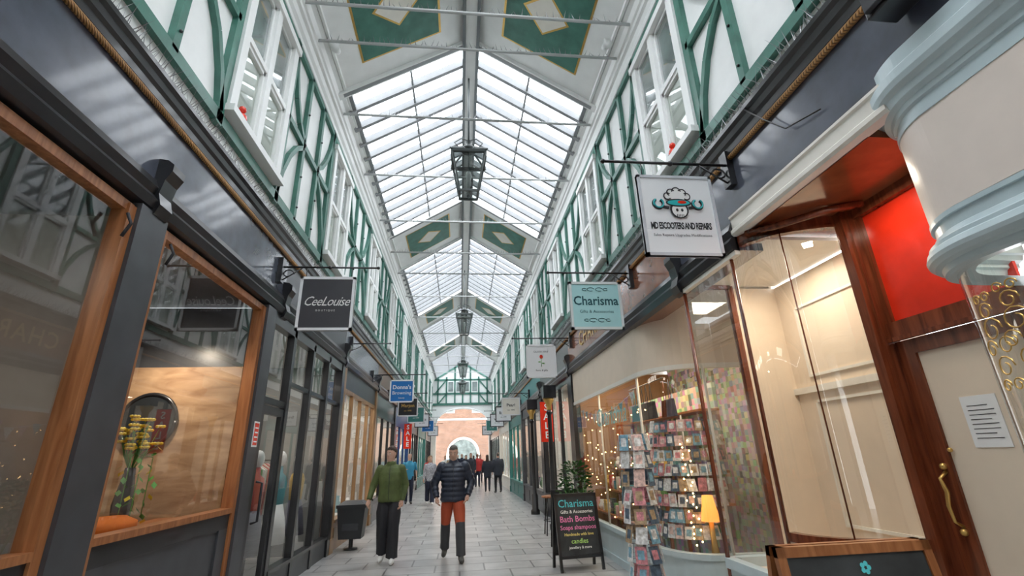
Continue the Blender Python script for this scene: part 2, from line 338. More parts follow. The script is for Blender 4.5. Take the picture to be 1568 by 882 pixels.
# ------------------------------------------------------------------ generic shop
def interior(s,y0,y1,wall,back,power,depth=2.3,col=(1,.9,.78),zc=3.4,zf=.02):
    b=B("shop_interior")
    b.box(X(s,.16),X(s,depth),y0,y0+.04,zf,zc,wall); b.box(X(s,.16),X(s,depth),y1-.04,y1,zf,zc,wall)
    b.box(X(s,depth),X(s,depth+.05),y0,y1,zf,zc,back); b.box(X(s,.16),X(s,depth+.05),y0,y1,zc,zc+.05,PLASTER)
    b.done()
    light("shop_light",(X(s,depth*.45),(y0+y1)/2,zc-.06),power,.8,col,sy=max(.5,(y1-y0)*.7))
def shop(s,y0,y1,fm,n,sill,zt,riser,back,power,wall=PLASTER,over=None,post=.2,stock=True):
    b=B("shopfront")
    b.box(X(s,-.03),X(s,.12),y0,y0+post,0,3.44,fm); b.box(X(s,-.03),X(s,.12),y1-post,y1,0,3.44,fm)
    b.box(X(s,-.05),X(s,.14),y0-.02,y0+post+.02,0,.25,fm); b.box(X(s,-.05),X(s,.14),y1-post-.02,y1+.02,0,.25,fm)
    b.box(X(s,0),X(s,.1),y0,y1,0,sill-.05,riser); b.box(X(s,-.05),X(s,.12),y0+post,y1-post,sill-.05,sill,fm)
    b.box(X(s,0),X(s,.1),y0,y1,zt,zt+.08,fm)
    if zt<3.35: b.box(X(s,0.01),X(s,.08),y0,y1,zt+.08,3.44,over or fm)
    a,e=y0+post,y1-post
    for i in range(n+1):
        y=a+(e-a)*i/n; b.box(X(s,0),X(s,.08),y-.03,y+.03,sill,zt,fm)
    if sill>.35:
        for i in range(n):
            ya=a+(e-a)*i/n+.12; yb=a+(e-a)*(i+1)/n-.12
            b.box(X(s,-.015),X(s,0),ya,yb,.12,sill-.15,riser)
    gsheet(b,s,.04,a,e,sill,zt,GLASS)
    b.done()
    interior(s,y0,y1,wall,back,power)
    if stock:
        k=B("window_display")
        k.box(X(s,.2),X(s,.9),y0+.3,y1-.3,max(.3,sill-.06),max(.3,sill-.06)+.04,CREAMW)
        zz=max(.34,sill-.02)
        for i in range(int((y1-y0)*5)):
            y=random.uniform(y0+.35,y1-.35); d=random.uniform(.25,.8); h=random.uniform(.15,.6); w=random.uniform(.06,.14)
            c=random.choice(PAL)
            if random.random()<.5: k.box(X(s,d),X(s,d+w),y-w,y+w,zz,zz+h*.6,c)
            else: k.loft([(X(s,d),y,zz,w*.5,w*.5),(X(s,d),y,zz+h*.3,w,w),(X(s,d),y,zz+h*.5,w*.4,w*.4),(X(s,d),y,zz+h*.7,w*.35,w*.35)],c,10)
        k.done()
PAL=[pm("stock_a",(.70,.66,.58)),pm("stock_b",(.55,.10,.08)),pm("stock_c",(.08,.30,.36)),pm("stock_d",(.65,.42,.10)),pm("stock_e",(.08,.08,.12)),pm("stock_f",(.75,.45,.45)),pm("stock_g",(.15,.36,.14)),PAPER]
TANW=wood("tan_wood",(.25,.13,.06),(.42,.25,.12))
NBLUE=pm("royal_blue_paint",(.02,.07,.22),.35)
TEALP=pm("teal_paint",(.05,.22,.2),.4)
PW=70
shop(-1,9.9,14,TANW,4,.55,2.95,TANW,STOCK,PW,over=GREYP)
shop(-1,14,18.2,BLACK,3,.6,2.8,BLACK,STOCK2,PW)
shop(-1,18.2,23,NBLUE,3,.6,2.8,NBLUE,STOCK,PW)
shop(-1,23,28,BLACK,4,.5,2.8,BLACK,STOCK2,PW)
shop(-1,28,34,TEALP,4,.6,2.8,TEALP,STOCK,PW)
shop(-1,34,39.9,BLACK,4,.6,2.8,BLACK,STOCK,PW)
def shopR(*a,**k): shop(1,*a,**k)
shopR(10.2,14.2,BLACK,3,.6,3.1,BLACK,STOCK,PW)
shopR(14.2,19,GREYP,3,.6,2.9,GREYP,STOCK2,PW)
shopR(19,24,TEALP,3,.6,2.8,TEALP,STOCK,PW)
shopR(24,30,CREAMW,4,.6,2.8,CREAMW,STOCK2,PW)
shopR(30,39.9,BLACK,6,.6,2.8,BLACK,STOCK,PW)
# ------------------------------------------------------------------ left shop A
b=B("shopfront_grey"); s=-1
def timberwin(b,y0,y1,z0=1.15,z1=3.4):
    b.box(X(s,-.02),X(s,.1),y0,y0+.07,0,z1,ORWOOD); b.box(X(s,-.02),X(s,.1),y1-.07,y1,0,z1,ORWOOD)
    b.box(X(s,0),X(s,.1),y0,y1,z1-.05,z1+.02,ORWOOD); b.box(X(s,-.02),X(s,.12),y0+.07,y1-.07,z0-.03,z0+.02,ORWOOD)
    b.box(X(s,.0),X(s,.1),y0+.07,y1-.07,z0-.17,z0-.03,BLACK)
    b.box(X(s,.02),X(s,.1),y0+.07,y1-.07,0,z0-.17,GREYP)
    b.box(X(s,.0),X(s,.03),y0+.07,y1-.07,.0,.22,GREYP); b.box(X(s,.0),X(s,.03),y0+.07,y0+.25,.2,z0-.17,GREYP); b.box(X(s,.0),X(s,.03),y1-.25,y1-.07,.2,z0-.17,GREYP)
    gsheet(b,s,.045,y0+.07,y1-.07,z0,z1,GLASS)
timberwin(b,-2,1.0); timberwin(b,1.1,3.3); timberwin(b,3.62,5.75)
b.box(X(s,-.05),X(s,.12),3.3,3.62,0,3.44,GREYP); b.box(X(s,-.05),X(s,.12),5.75,6.0,0,3.44,GREYP); b.box(X(s,-.05),X(s,.12),1.0,1.1,0,3.44,GREYP); b.box(X(s,-.0),X(s,.12),-7.9,-2,0,3.44,GREYP)
for y in (3.2,3.72): b.tube([(-2.36,y,3.3),(-2.32,y,3.22),(-2.36,y,3.12)],.012,INK,6)
b.done()
b=B("shop_interior")
b.box(-4.9,-2.55,3.44,3.48,0,3.4,WALLT); b.box(-4.9,-2.55,5.78,5.84,0,2.68,PLY); b.box(-4.9,-2.55,5.78,5.84,2.68,3.4,GREYP); b.box(-4.95,-4.9,-2,5.84,0,3.4,WALLT); b.box(-4.95,-2.55,-2,5.84,3.42,3.44,GREYP)  # dark strip above the ply added so reflections show in the glass
b.box(-4.9,-2.55,-2.04,-2,0,3.4,WALLT); b.box(-3.1,-2.55,3.7,5.7,1.0,1.1,ORWOOD); b.box(-4.2,-4.0,.4,3.2,0,2.4,PLY)
b.done()
light("window_spot",(-3.2,5.25,2.95),22,.12,(1,.84,.66)); light("shop_light",(-3.6,1.8,3.35),12,1,(1,.9,.8)); light("shop_light",(-3.8,4.4,3.35),7,.5,(1,.85,.7))
b=B("round_mirror")
b.add([(-3.45+.29*cos(2*pi*k/40),5.75,2.08+.29*sin(2*pi*k/40)) for k in range(40)],[tuple(range(40))],pm("mirror_glass",(.05,.06,.07),.05,metal=.5))
b.tube([(-3.45+.29*cos(2*pi*k/40),5.755,2.08+.29*sin(2*pi*k/40)) for k in range(41)],.022,BLACK,8); b.done()
YEL=pm("yellow_petal",(.85,.62,.03),.5); LEAF=pm("leaf_green",(.10,.32,.05),.5,var=.3)
b=B("yellow_flower_arrangement")
b.loft([(-2.9,4.75,1.10,.06,.06),(-2.9,4.75,1.3,.08,.08),(-2.9,4.75,1.5,.05,.05),(-2.9,4.75,1.6,.04,.04)],pm("vase",(.1,.1,.1),.2),14)
for i in range(34):
    a=random.uniform(0,2*pi); rr=random.uniform(.02,.17); p=Vector((-2.9+rr*cos(a),4.75+rr*sin(a),1.80+random.uniform(0,.26)-rr*.4))
    b.tube([(-2.9,4.75,1.55),((-2.9+p.x)/2,(4.75+p.y)/2,1.7),p],.004,LEAF,4)
    for k in range(6):
        an=2*pi*k/6; q=p+Vector((cos(an)*.027,sin(an)*.027,.008)); b.ball(q,.021,YEL,6,(1,1,.6))
    b.ball(p,.012,ORWOOD,6)
for j in range(3):
    x0=-2.80+.03*j; y0=4.56+.1*j; n=10+3*j
    pts=[(x0,y0,1.8-.12*k+.0) if k else (-2.88,4.72,1.72) for k in range(6)]; b.tube(pts,.004,LEAF,4)
    for k in range(n):
        p=Vector((x0+random.uniform(-.05,.05),y0+random.uniform(-.05,.05),1.78-.05*k)); d=Vector((random.uniform(-1,1),random.uniform(-1,1),-.8)).normalized(); t=d.cross(Vector((0,0,1))).normalized()
        b.add([p,p+d*.035+t*.024,p+d*.07,p+d*.035-t*.024],[(0,1,2,3)],LEAF if k%4 else YEL)
b.done()
b=B("orange_cushion"); b.loft([(-2.75,4.3,1.10,.12,.2),(-2.75,4.3,1.15,.2,.3),(-2.75,4.3,1.2,.2,.3),(-2.75,4.3,1.24,.13,.21)],pm("orange_velvet",(.85,.2,.02),.8),18); b.done()
# ------------------------------------------------------------------ left shop B
b=B("shopfront_black")
b.box(X(s,-.03),X(s,.1),6.0,6.08,0,3.44,BLACK); b.box(X(s,-.02),X(s,.1),6.0,9.9,3.3,3.44,BLACK)
b.box(X(s,0),X(s,.08),6.9,9.75,2.62,2.68,BLACK); b.box(X(s,0),X(s,.08),6.0,6.9,2.3,2.38,BLACK)
for y in (6.9,7.85,8.8): b.box(X(s,-.02),X(s,.08),y-.05,y+.05,0,3.4,BLACK)
b.box(X(s,-.04),X(s,.1),9.7,9.9,0,3.44,BLACK)
b.box(X(s,0),X(s,.1),6.94,9.7,0,.28,GREYP); b.box(X(s,-.03),X(s,.1),6.94,9.7,.28,.33,BLACK)
gsheet(b,s,.04,6.9,9.7,.33,3.3,GLASS); gsheet(b,s,.04,6.08,6.9,2.38,3.3,GLASS)
b.done()
b=B("door_black_shop")
for (y0,y1) in ((6.1,6.2),(6.78,6.88)): b.box(X(s,.0),X(s,.06),y0,y1,.01,2.28,BLACK)
b.box(X(s,0),X(s,.06),6.2,6.78,.01,.25,BLACK); b.box(X(s,0),X(s,.06),6.2,6.78,2.18,2.28,BLACK); gsheet(b,s,.03,6.2,6.78,.25,2.18,GLASS)
b.tube([(X(s,0),6.25,.95),(X(s,-.07),6.25,.97),(X(s,-.07),6.25,1.38),(X(s,0),6.25,1.4)],.014,INK,8); b.done()
interior(-1,6.0,9.9,pm("shop_grey_wall",(.28,.28,.27),.7),pm("shop_back_wall",(.32,.31,.30),.7),42,col=(1,.92,.82))
b=B("clothes_rail"); b.tube([(-3.4,7.0,.02),(-3.4,7.0,1.65),(-3.4,9.4,1.65),(-3.4,9.4,.02)],.015,INK,8)
y=7.1
while y<9.3:
    c=random.choice(PAL); w=.2; b.prism([(-3.4-.05,1.6),(-3.4-w,1.5),(-3.4-w*.8,.75+random.uniform(0,.3)),(-3.4+w*.8,.8),(-3.4+w,1.5),(-3.4+.05,1.6)],y,y+.05,c); y+=.1
b.done()
def mannequin(x,y,c1,c2):
    b=B("shop_mannequin"); b.loft([(x,y,.0,.14,.14),(x,y,.05,.14,.14)],BLACK,16); b.tube([(x,y,.05),(x,y,.8)],.015,BLACK,8)
    b.loft([(x,y,.45,.20,.20),(x,y,.8,.15,.17),(x,y,1.0,.10,.12)],c2,16); b.loft([(x,y,.98,.10,.12),(x,y,1.15,.11,.13),(x,y,1.3,.12,.17),(x,y,1.4,.09,.18),(x,y,1.45,.05,.06),(x,y,1.55,.045,.045)],c1,16); b.ball((x,y,1.66),.1,PAPER,12,(.8,.9,1.2)); b.done()
mannequin(-2.85,7.4,PAL[1],PAL[4]); mannequin(-2.85,8.3,PAL[2],PAPER); mannequin(-2.85,9.2,PAL[3],PAL[4])
b=B("warning_sign"); b.box(X(s,-.05),X(s,-.055),5.83,5.97,1.78,2.06,PAPER); b.box(X(s,-.056),X(s,-.058),5.845,5.955,1.8,2.04,RED)
for i in range(4): b.box(X(s,-.058),X(s,-.059),5.86,5.94,1.83+.05*i,1.845+.05*i,PAPER)
b.done()
# ------------------------------------------------------------------ right: blue corner bay
b=B("shopfront_blue_bay")
C=(2.8,1.72)
def bp(r): return [(2.8-r,-7.9)]+[(2.8-r,0.0)]+[(p[0],p[1]) for p in arc(C[0],C[1],r,180,90,28)]+[(3.2,C[1]+r)]
b.sweep(bp,[(.44,0),(.44,.12),(.42,.14),(.38,.15),(.38,.56),(.42,.58),(.43,.61),(.42,.66),(.36,.66)],LTBLUE)
b.sheet(bp(.375),.66,2.42,GLASS)
b.sweep(bp,[(.30,2.42),(.40,2.40),(.42,2.41),(.425,2.44),(.45,2.45),(.47,2.47),(.475,2.49),(.465,2.52),(.45,2.53),(.45,2.55),(.425,2.565),(.415,2.59),(.40,2.60),(.40,3.30),(.415,3.31),(.42,3.34),(.445,3.36),(.455,3.40),(.48,3.42),(.49,3.45),(.49,3.50),(.47,3.52),(.45,3.53),(.45,3.62),(.3,3.63)],LTBLUE)
b.path([(2.392,0.2),(2.392,1.5)]+arc(C[0],C[1],.408,172,98,20),2.69,3.22,PINKC,-.008)
for z_ in (2.66,3.22): b.path([(2.385,0.15)]+arc(C[0],C[1],.414,174,96,20),z_,z_+.025,LTBLUE,-.02)
def scroll(b,ang,zc,k=.6):
    for (da,dz,rr) in ((0,0,.07),(8,-.09,.05),(-8,-.09,.05),(0,-.19,.06),(6,-.28,.035),(-6,-.28,.035),(0,.1,.05),(5,.17,.03),(-5,.17,.03)):
        pts=[]
        for q in range(15):
            th=q/14*2*pi*1.2; r2=rr*k*(1-q/22); aa=radians(ang+da*k+math.degrees(r2*cos(th)/.38)); pts.append((C[0]+.378*cos(aa),C[1]+.378*sin(aa),zc+dz*k+r2*sin(th)))
        b.tube(pts,.0035,GOLD,4)
scroll(b,158,2.08,.9); scroll(b,178,2.1,.9)
b.done()
b=B("shop_interior"); b.box(4.2,4.25,-7.9,2.1,0,3.3,WALLT); b.box(2.55,4.2,-.05,0,0,3.3,WALLT); b.box(2.55,4.25,-7.9,2.05,3.3,3.35,CREAMW); b.box(3.2,4.25,2.04,2.1,0,3.3,WALLT); b.box(2.6,3.0,.5,1.8,0,.66,LTBLUE); b.done()
light("shop_light",(3.4,1.2,3.25),25,.6,(1,.88,.75))
# ------------------------------------------------------------------ right: lobby
b=B("shop_lobby_frame")
b.box(2.45,3.4,2.12,3.5,3.36,3.42,MAHOGF)
b.prism([(2.46,3.36),(2.385,3.36),(2.37,3.38),(2.37,3.41),(2.39,3.43),(2.39,3.52),(2.375,3.53),(2.375,3.55),(2.46,3.55)],1.9,3.5,CREAMW)
b.box(2.37,2.42,3.5,4.6,3.19,3.23,CREAMW)
b.box(3.04,3.16,3.0,3.12,0,3.36,MAHOG); b.box(3.0,3.04,3.02,3.1,0,3.36,MAHOG)
b.box(3.08,3.16,2.15,3.0,2.3,2.42,MAHOG); b.box(3.06,3.09,2.15,3.0,2.28,2.31,MAHOG); b.box(3.08,3.16,2.15,3.0,3.28,3.36,MAHOG)
b.box(3.13,3.15,2.15,3.0,2.42,3.28,RED)
b.box(3.10,3.14,2.96,3.0,2.42,3.28,MAHOG)
b.tube([(2.44,3.4,3.34),(2.57,3.15,3.3),(2.8,2.95,3.32),(3.05,2.85,3.34)],.03,MAHOG,8)
b.done()
light("lobby_lamp",(2.75,2.62,3.32),6,.15,(1,.88,.7))
b=B("door_mahogany")
b.box(3.1,3.15,2.86,2.99,.01,2.28,MAHOG); b.box(3.1,3.15,2.15,2.22,.01,2.28,MAHOG); b.box(3.1,3.15,2.22,2.86,2.18,2.28,MAHOG); b.box(3.1,3.15,2.22,2.86,.01,.25,MAHOG)
b.box(3.12,3.14,2.22,2.86,.25,2.18,CREAM)
b.tube([(3.1,2.91,1.1),(3.05,2.91,1.13),(3.04,2.91,1.22),(3.06,2.91,1.3),(3.04,2.91,1.38),(3.1,2.91,1.42)],[.012,.009,.011,.014,.009,.012],GOLD,8); b.ball((3.09,2.91,1.07),.022,GOLD,8); b.ball((3.09,2.91,1.45),.022,GOLD,8)
b.ball((3.1,2.84,1.55),.015,GOLD,8)
b.box(3.115,3.12,2.48,2.69,1.56,1.86,PAPER)
for i in range(8): b.box(3.113,3.115,2.51 if i%3 else 2.54,2.66,1.80-.027*i,1.804-.027*i,INK)
b.done()
# empty shop bay
b=B("shopfront_empty_bay")
ar=[(2.4,3.62),(2.405,3.55),(2.42,3.48),(2.45,3.41),(2.49,3.35),(2.54,3.29),(2.61,3.23),(2.70,3.18),(2.80,3.14),(2.92,3.10),(3.04,3.08)]
ret=[(2.95,4.62),(2.5,4.62),(2.4,4.55)]
b.sheet(ret+[(2.4,3.62)],.68,3.3,GLASS,False); b.sheet(ar,1.0,3.3,GLASS,True)
b.path([(2.95,4.62),(2.5,4.62),(2.4,4.55),(2.4,3.62)],0,.62,LTBLUE,.04); b.path([(2.95,4.6),(2.5,4.6),(2.37,4.55),(2.37,3.62)],.6,.68,LTBLUE,.09)
b.path(ar,0,.96,CREAM,.03); b.path([(p[0]-.01,p[1]-.02) for p in ar],.95,1.01,MAHOG,.06); b.path([(p[0]-.01,p[1]-.02) for p in ar],.0,.15,MAHOG,.06)
b.path(ret+[(2.4,3.62)],3.26,3.36,MAHOG,.05); b.path(ar,3.26,3.36,MAHOG,.06)
b.tube([(2.4,3.62,.6),(2.4,3.62,3.3)],.016,MAHOG,8); b.tube([(2.4,4.55,.0),(2.4,4.55,3.36)],.02,MAHOG,8); b.tube([(2.61,3.23,.95),(2.61,3.23,3.3)],.006,MAHOG,6)
b.box(2.94,3.0,4.6,4.66,0,3.36,MAHOG)
b.done()
b=B("shop_interior")
b.box(3.5,3.55,3.16,4.66,0,3.28,CREAM); b.box(3.01,3.5,4.62,4.66,0,3.28,CREAM); b.box(3.17,3.5,3.1,3.15,0,3.28,CREAM); b.box(2.47,3.5,3.42,4.6,3.3,3.33,CREAMW); b.box(2.5,3.5,3.4,4.6,.55,.6,CREAM)
for (y0,y1,z0,z1) in ((3.35,4.35,2.25,2.95),(3.35,4.35,.9,2.0)):
    for q in ((y0,y1,z0,z0+.025),(y0,y1,z1,z1+.025)): b.box(3.48,3.5,*q,CREAMW)
    for y in (y0,y1): b.box(3.48,3.5,y,y+.025,z0,z1,CREAMW)
b.box(3.46,3.5,3.16,4.62,2.1,2.16,CREAMW)
b.done()
light("shop_light",(2.95,3.9,3.27),18,.5,(1,.88,.72))
# ------------------------------------------------------------------ right: gift shop
b=B("shopfront_gift")
flat=[(2.4,10.0),(2.4,6.3)]; crv=[(2.4,6.3)]+[(2.98-.58*cos(radians(a)),6.3-.75*sin(radians(a))) for a in (10,20,30,40,50,60,70,80,90)]+[(3.5,5.5)]
full=flat+crv[1:]
b.path(full,0,.44,LTBLUE,.05); b.path([(p[0]-.03,p[1]-.01) for p in full],.44,.5,LTBLUE,.1); b.path([(p[0]-.02,p[1]-.01) for p in full],0,.1,LTBLUE,.05)
b.sheet(flat,.5,2.58,GLASS,False); b.sheet(crv,.5,2.58,GLASS); b.path(flat,2.58,3.22,CREAM,.04); b.path(crv,2.58,3.36,CREAM,.04); b.path([(p[0]-.015,p[1]) for p in full],2.56,2.62,CREAMW,.05)
for p in ((2.4,10.0),(2.4,8.2),(2.4,6.3),(2.98,5.55)): b.tube([(p[0]+.02,p[1],.44),(p[0]+.02,p[1],2.6)],.018,CREAMW,8)
b.box(2.36,2.5,9.98,10.2,0,3.22,BLACK)
b.tube([(2.42,6.3,2.6),(2.42,6.3,3.22)],.02,MAHOG,8)
b.done()
b=B("shop_interior"); b.box(4.6,4.65,4.66,10.1,0,3.36,STOCK2); b.box(2.55,4.6,10.06,10.1,0,3.2,pm("warm_wall",(.35,.2,.1),.7)); b.box(3.5,4.6,4.66,4.7,0,3.36,CREAM); b.box(2.65,4.65,4.7,10.1,3.36,3.4,CREAMW)
b.box(3.55,3.6,6.4,9.9,.0,2.5,STOCK2)
for z in (.9,1.3,1.7,2.1): b.box(3.25,3.55,6.3,9.9,z,z+.03,ORWOOD)
b.done()
light("shop_light",(3.0,8,3.3),60,.6,(1,.82,.58),sy=3); light("shop_light",(3.1,6,3.3),20,.4,(1,.8,.55))
b=B("window_display")
for (d,z) in ((.22,.62),(.5,.95),(.75,1.3)):
    b.box(2.4+d-.1,2.4+d+.12,6.9,9.9,z-.03,z,ORWOOD)
    for yy_ in (6.95,8.4,9.85): b.box(2.4+d-.02,2.4+d+.02,yy_-.02,yy_+.02,0,z-.03,ORWOOD)
    y=6.95
    while y<9.85:
        w=random.uniform(.04,.09); h=random.uniform(.12,.3); c=random.choice(PAL); k=random.random()
        if k<.45: b.box(2.4+d-w*.6,2.4+d+w*.6,y,y+w*1.6,z,z+h*.8,c)
        elif k<.75: b.loft([(2.4+d,y+w,z,w*.5,w*.5),(2.4+d,y+w,z+h*.3,w*.9,w*.9),(2.4+d,y+w,z+h*.6,w*.4,w*.4),(2.4+d,y+w,z+h*.75,w*.5,w*.5)],c,10)
        else: b.ball((2.4+d,y+w,z+w),w,c,10); b.ball((2.4+d,y+w,z+w*2.3),w*.6,c,10)
        y+=w*2+.03
b.done()
b=B("hanging_handbags")
for i in range(7):
    y=6.05+.16*i; x=2.62 if y>6.3 else 2.75; c=random.choice((INK,PAL[4],MAHOG,PAL[2]))
    b.tube([(x,y,2.5),(x,y-.04,2.28),(x,y,2.2)],.005,c,5); b.tube([(x,y,2.5),(x,y+.04,2.28),(x,y,2.2)],.005,c,5); b.prism([(x-.04,2.02),(x+.04,2.02),(x+.02,2.24),(x-.02,2.24)],y-.08,y+.08,c)
b.tube([(2.62,5.9,2.5),(2.62,7.2,2.5)],.008,WIRE,6); b.done()
CARDS=[pm("card_%d"%i,c,.5,var=.45,scale=28) for i,c in enumerate([(.76,.73,.68),(.62,.25,.28),(.2,.38,.48),(.80,.79,.79),(.42,.30,.18),(.75,.50,.45),(.08,.12,.17),(.78,.76,.70)])]
def cardrack(name,cx,cy,r,z0,z1,tiers,n,h,a0=0,a1=360,zb=0):
    b=B(name)
    b.tube([(cx,cy,zb+.02),(cx,cy,z1+.05)],.015,WIRE,8)
    b.loft([(cx,cy,zb,r*.9,r*.9),(cx,cy,zb+.03,r*.8,r*.8)],INK,16)
    for t in range(tiers):
        z=z0+(z1-z0)*t/tiers
        ring=[(cx+(r-.02)*cos(radians(a0+(a1-a0)*k/24)),cy+(r-.02)*sin(radians(a0+(a1-a0)*k/24)),z) for k in range(25)]
        b.tube(ring,.004,WIRE,4); b.tube([(p[0],p[1],z+h*.35) for p in ring],.003,WIRE,4)
        for k in range(n):
            a=radians(a0+(a1-a0)*(k+.5)/n+t*5); tw=Vector((-sin(a),cos(a),0)); o=Vector((cos(a),sin(a),0)); w=h*.36; hh=h*random.uniform(.85,1.1); ti=random.uniform(-.02,.02)
            p=Vector((cx,cy,z))+o*r; q=p+Vector((0,0,hh))+o*(-.03)+tw*ti
            b.add([p-tw*w,p+tw*w,q+tw*w,q-tw*w,p-tw*w-o*.004,p+tw*w-o*.004,q+tw*w-o*.004,q-tw*w-o*.004],[(0,1,2,3),(7,6,5,4),(0,4,5,1),(1,5,6,2),(2,6,7,3),(3,7,4,0)],random.choice(CARDS))
            m=random.choice(CARDS); c0=(p+q)/2+o*.002; u=(q-p).normalized()
            b.add([c0-tw*w*.6-u*hh*.25,c0+tw*w*.6-u*hh*.25,c0+tw*w*.6+u*hh*.3,c0-tw*w*.6+u*hh*.3],[(0,1,2,3)],m)
    return b.done()
cardrack("greeting_card_spinner",2.0,5.55,.19,.3,1.8,8,7,.17)
cardrack("greeting_card_display",3.0,6.35,.5,.6,2.0,8,11,.14,150,290)
cardrack("greeting_card_spinner",2.62,6.75,.12,.62,1.9,6,6,.17)
b=B("fairy_lights")
for i in range(90):
    y=6.35+3.5*i/90; b.ball((2.5+.03*sin(i),y,1.5+.5*sin(i*.5)+.4*sin(i*1.7)),.011,WARM,6)
for i in range(30): b.ball((2.75+.06*sin(i*2),5.85+.03*cos(i*2),.55+.04*i),.012,WARM,6)
b.done()
b=B("bunting")
for i in range(12):
    y=6.6+.26*i; z=2.42-.12*sin(pi*i/11)*1.5
    b.add([(2.47,y,z),(2.47,y+.2,z),(2.47,y+.1,z-.2)],[(0,1,2)],CARDS[i%8])
b.tube([(2.47,6.6+.26*i,2.42-.18*sin(pi*i/12)) for i in range(13)],.004,PAPER,4); b.done()
b=B("ribbed_table_lamp"); b.loft([(2.95,5.85,.0,.1,.1),(2.95,5.85,.6,.03,.03),(2.95,5.85,.8,.03,.03)],GOLD,12); b.loft([(2.95,5.85,.8,.11,.11),(2.95,5.85,1.08,.06,.06)],pm("lamp_shade",(1,.36,.07),.6,emit=1.3),14); b.done()
b=B("window_lettering"); b.text("Charisma",(2.39,7.6,2.15),.42,(0,-1,0),(0,0,1),pm("teal_lettering",(.3,.6,.6)),shear=.3); b.done()
b=B("loudspeaker"); b.box(2.18,2.36,1.45,1.68,3.76,4.02,BLACK); b.box(2.15,2.18,1.47,1.66,3.78,4.0,INK); b.box(2.36,2.4,1.52,1.6,3.84,3.92,INK); b.done(.008)
for y in (11.6,14.6):
    b=B("cast_iron_pillar"); x=2.15
    b.loft([(x,y,0,.13,.13),(x,y,.1,.13,.13),(x,y,.14,.09,.09),(x,y,.5,.09,.09),(x,y,.55,.06,.06),(x,y,2.5,.05,.05),(x,y,2.55,.08,.08),(x,y,2.62,.05,.05)],BLACK,16)
    b.loft([(x,y,2.62,.06,.06),(x,y,2.75,.07,.07),(x,y,2.85,.13,.13),(x,y,2.9,.13,.13)],GOLD,16); b.box(x-.14,2.32,y-.14,y+.14,2.9,3.2,BLACK); b.done()
# ------------------------------------------------------------------ hanging signs
def hsign(s,y,x0,x1,z0,z1,board,frame,fill,name="hanging_sign",fr=.035):
    b=B(name); w=X(s,0); za=z1+.14
    b.box(X(s,-.0),X(s,-.06),y-.05,y+.05,za-.22,za+.12,BLACK)
    xt=(x0-.28) if s>0 else (x1+.28)
    b.tube([(w,y,za),(xt,y,za)],.013,BLACK,8); b.ball((xt,y,za),.022,BLACK,8); b.ball(((x0+x1)/2,y,za),.025,BLACK,8)
    q=[]
    for k in range(13):
        a=k/12*pi*1.6; rr=.09*(1-k/20); q.append((w-s*(.12+rr*cos(a)*.9),y,za-.1+rr*sin(a)*.8))
    b.tube(q,.009,BLACK,6); b.tube([(w-s*.03,y,za-.2),(w-s*.15,y,za-.12),(w-s*.3,y,za-.01)],.009,BLACK,6)
    for x in (x0+.06,x1-.06): b.tube([(x,y,z1),(x,y,za)],.005,BLACK,5)
    b.box(x0,x1,y-.015,y+.015,z0,z1,board)
    for (a,c,d,e) in ((x0,x1,z0,z0+fr),(x0,x1,z1-fr,z1),(x0,x0+fr,z0,z1),(x1-fr,x1,z0,z1)): b.box(a,c,y-.025,y+.025,d,e,frame)
    cx=(x0+x1)/2; cz=(z0+z1)/2
    if fill:
        for sg in (-1,1):
            fill(b,Vector((cx,y+sg*.018,cz)),Vector((-sg,0,0)),x1-x0)
    return b.done()
UP=(0,0,1)
TEALI=pm("teal_ink",(.02,.45,.48))
def ring(b,o,R,c,u,v,rr,th,m,n=24,a0=0,a1=360):
    b.tube([o+R*(c[0]+rr*u*cos(radians(a0+(a1-a0)*k/n)))+Vector(UP)*(c[1]+rr*v*sin(radians(a0+(a1-a0)*k/n))) for k in range(n+1)],th,m,5)
def disc(b,o,R,c,rx,rz,m,off=0,n=20):
    N=R.cross(Vector(UP)); b.add([o+N*off+R*(c[0]+rx*cos(2*pi*k/n))+Vector(UP)*(c[1]+rz*sin(2*pi*k/n)) for k in range(n)],[tuple(range(n))],m)
def f_md(b,o,R,w):
    N=R.cross(Vector(UP))
    wool=((-.085,.175,.032),(-.05,.21,.034),(0,.222,.038),(.05,.21,.034),(.085,.175,.032))
    disc(b,o,R,(0,.165),.085,.055,PAPER,.004)
    for (x,z,r_) in wool:
        disc(b,o,R,(x,z),r_,r_,PAPER,.003); ring(b,o+N*.003,R,(x,z),1,1,r_,.0055,INK,n=20)
    disc(b,o,R,(0,.175),.07,.05,PAPER,.009)
    for sg in (-1,1):
        a0,a1=(120,420) if sg<0 else (-240,60)
        ring(b,o,R,(sg*.175,.10),1,1,.042,.014,INK,a0=a0,a1=a1); ring(b,o+N*.010,R,(sg*.175,.10),1,1,.042,.008,TEALI,a0=a0,a1=a1)
        b.beam(o+R*(sg*.09)+Vector((0,0,.06)),o+R*(sg*.15)+Vector((0,0,.07)),.02,.026,INK,up=(0,1,0))
    disc(b,o,R,(0,.04),.082,.082,INK,.010); disc(b,o,R,(0,.036),.066,.068,PAPER,.012)
    disc(b,o,R,(0,.105),.115,.038,INK,.014); disc(b,o,R,(0,.105),.1,.027,TEALI,.016); disc(b,o,R,(.03,.11),.04,.015,RED,.018)
    for sg in (-1,1): disc(b,o,R,(sg*.022,.035),.011,.015,INK,.014)
    for k in (-2,-1,0,1,2): b.beam(o+N*.014+R*(k*.014)+Vector((0,0,-.005)),o+N*.014+R*(k*.014)+Vector((0,0,-.028)),.004,.004,INK)
    b.text("MD ESCOOTERS AND REPAIRS",o+Vector((0,0,-.11)),.045,R,(0,0,1.9),INK,bold=.0014,spacing=.85); b.text("Sales Repairs Upgrades Modifications",o+Vector((0,0,-.195)),.034,R,UP,INK)
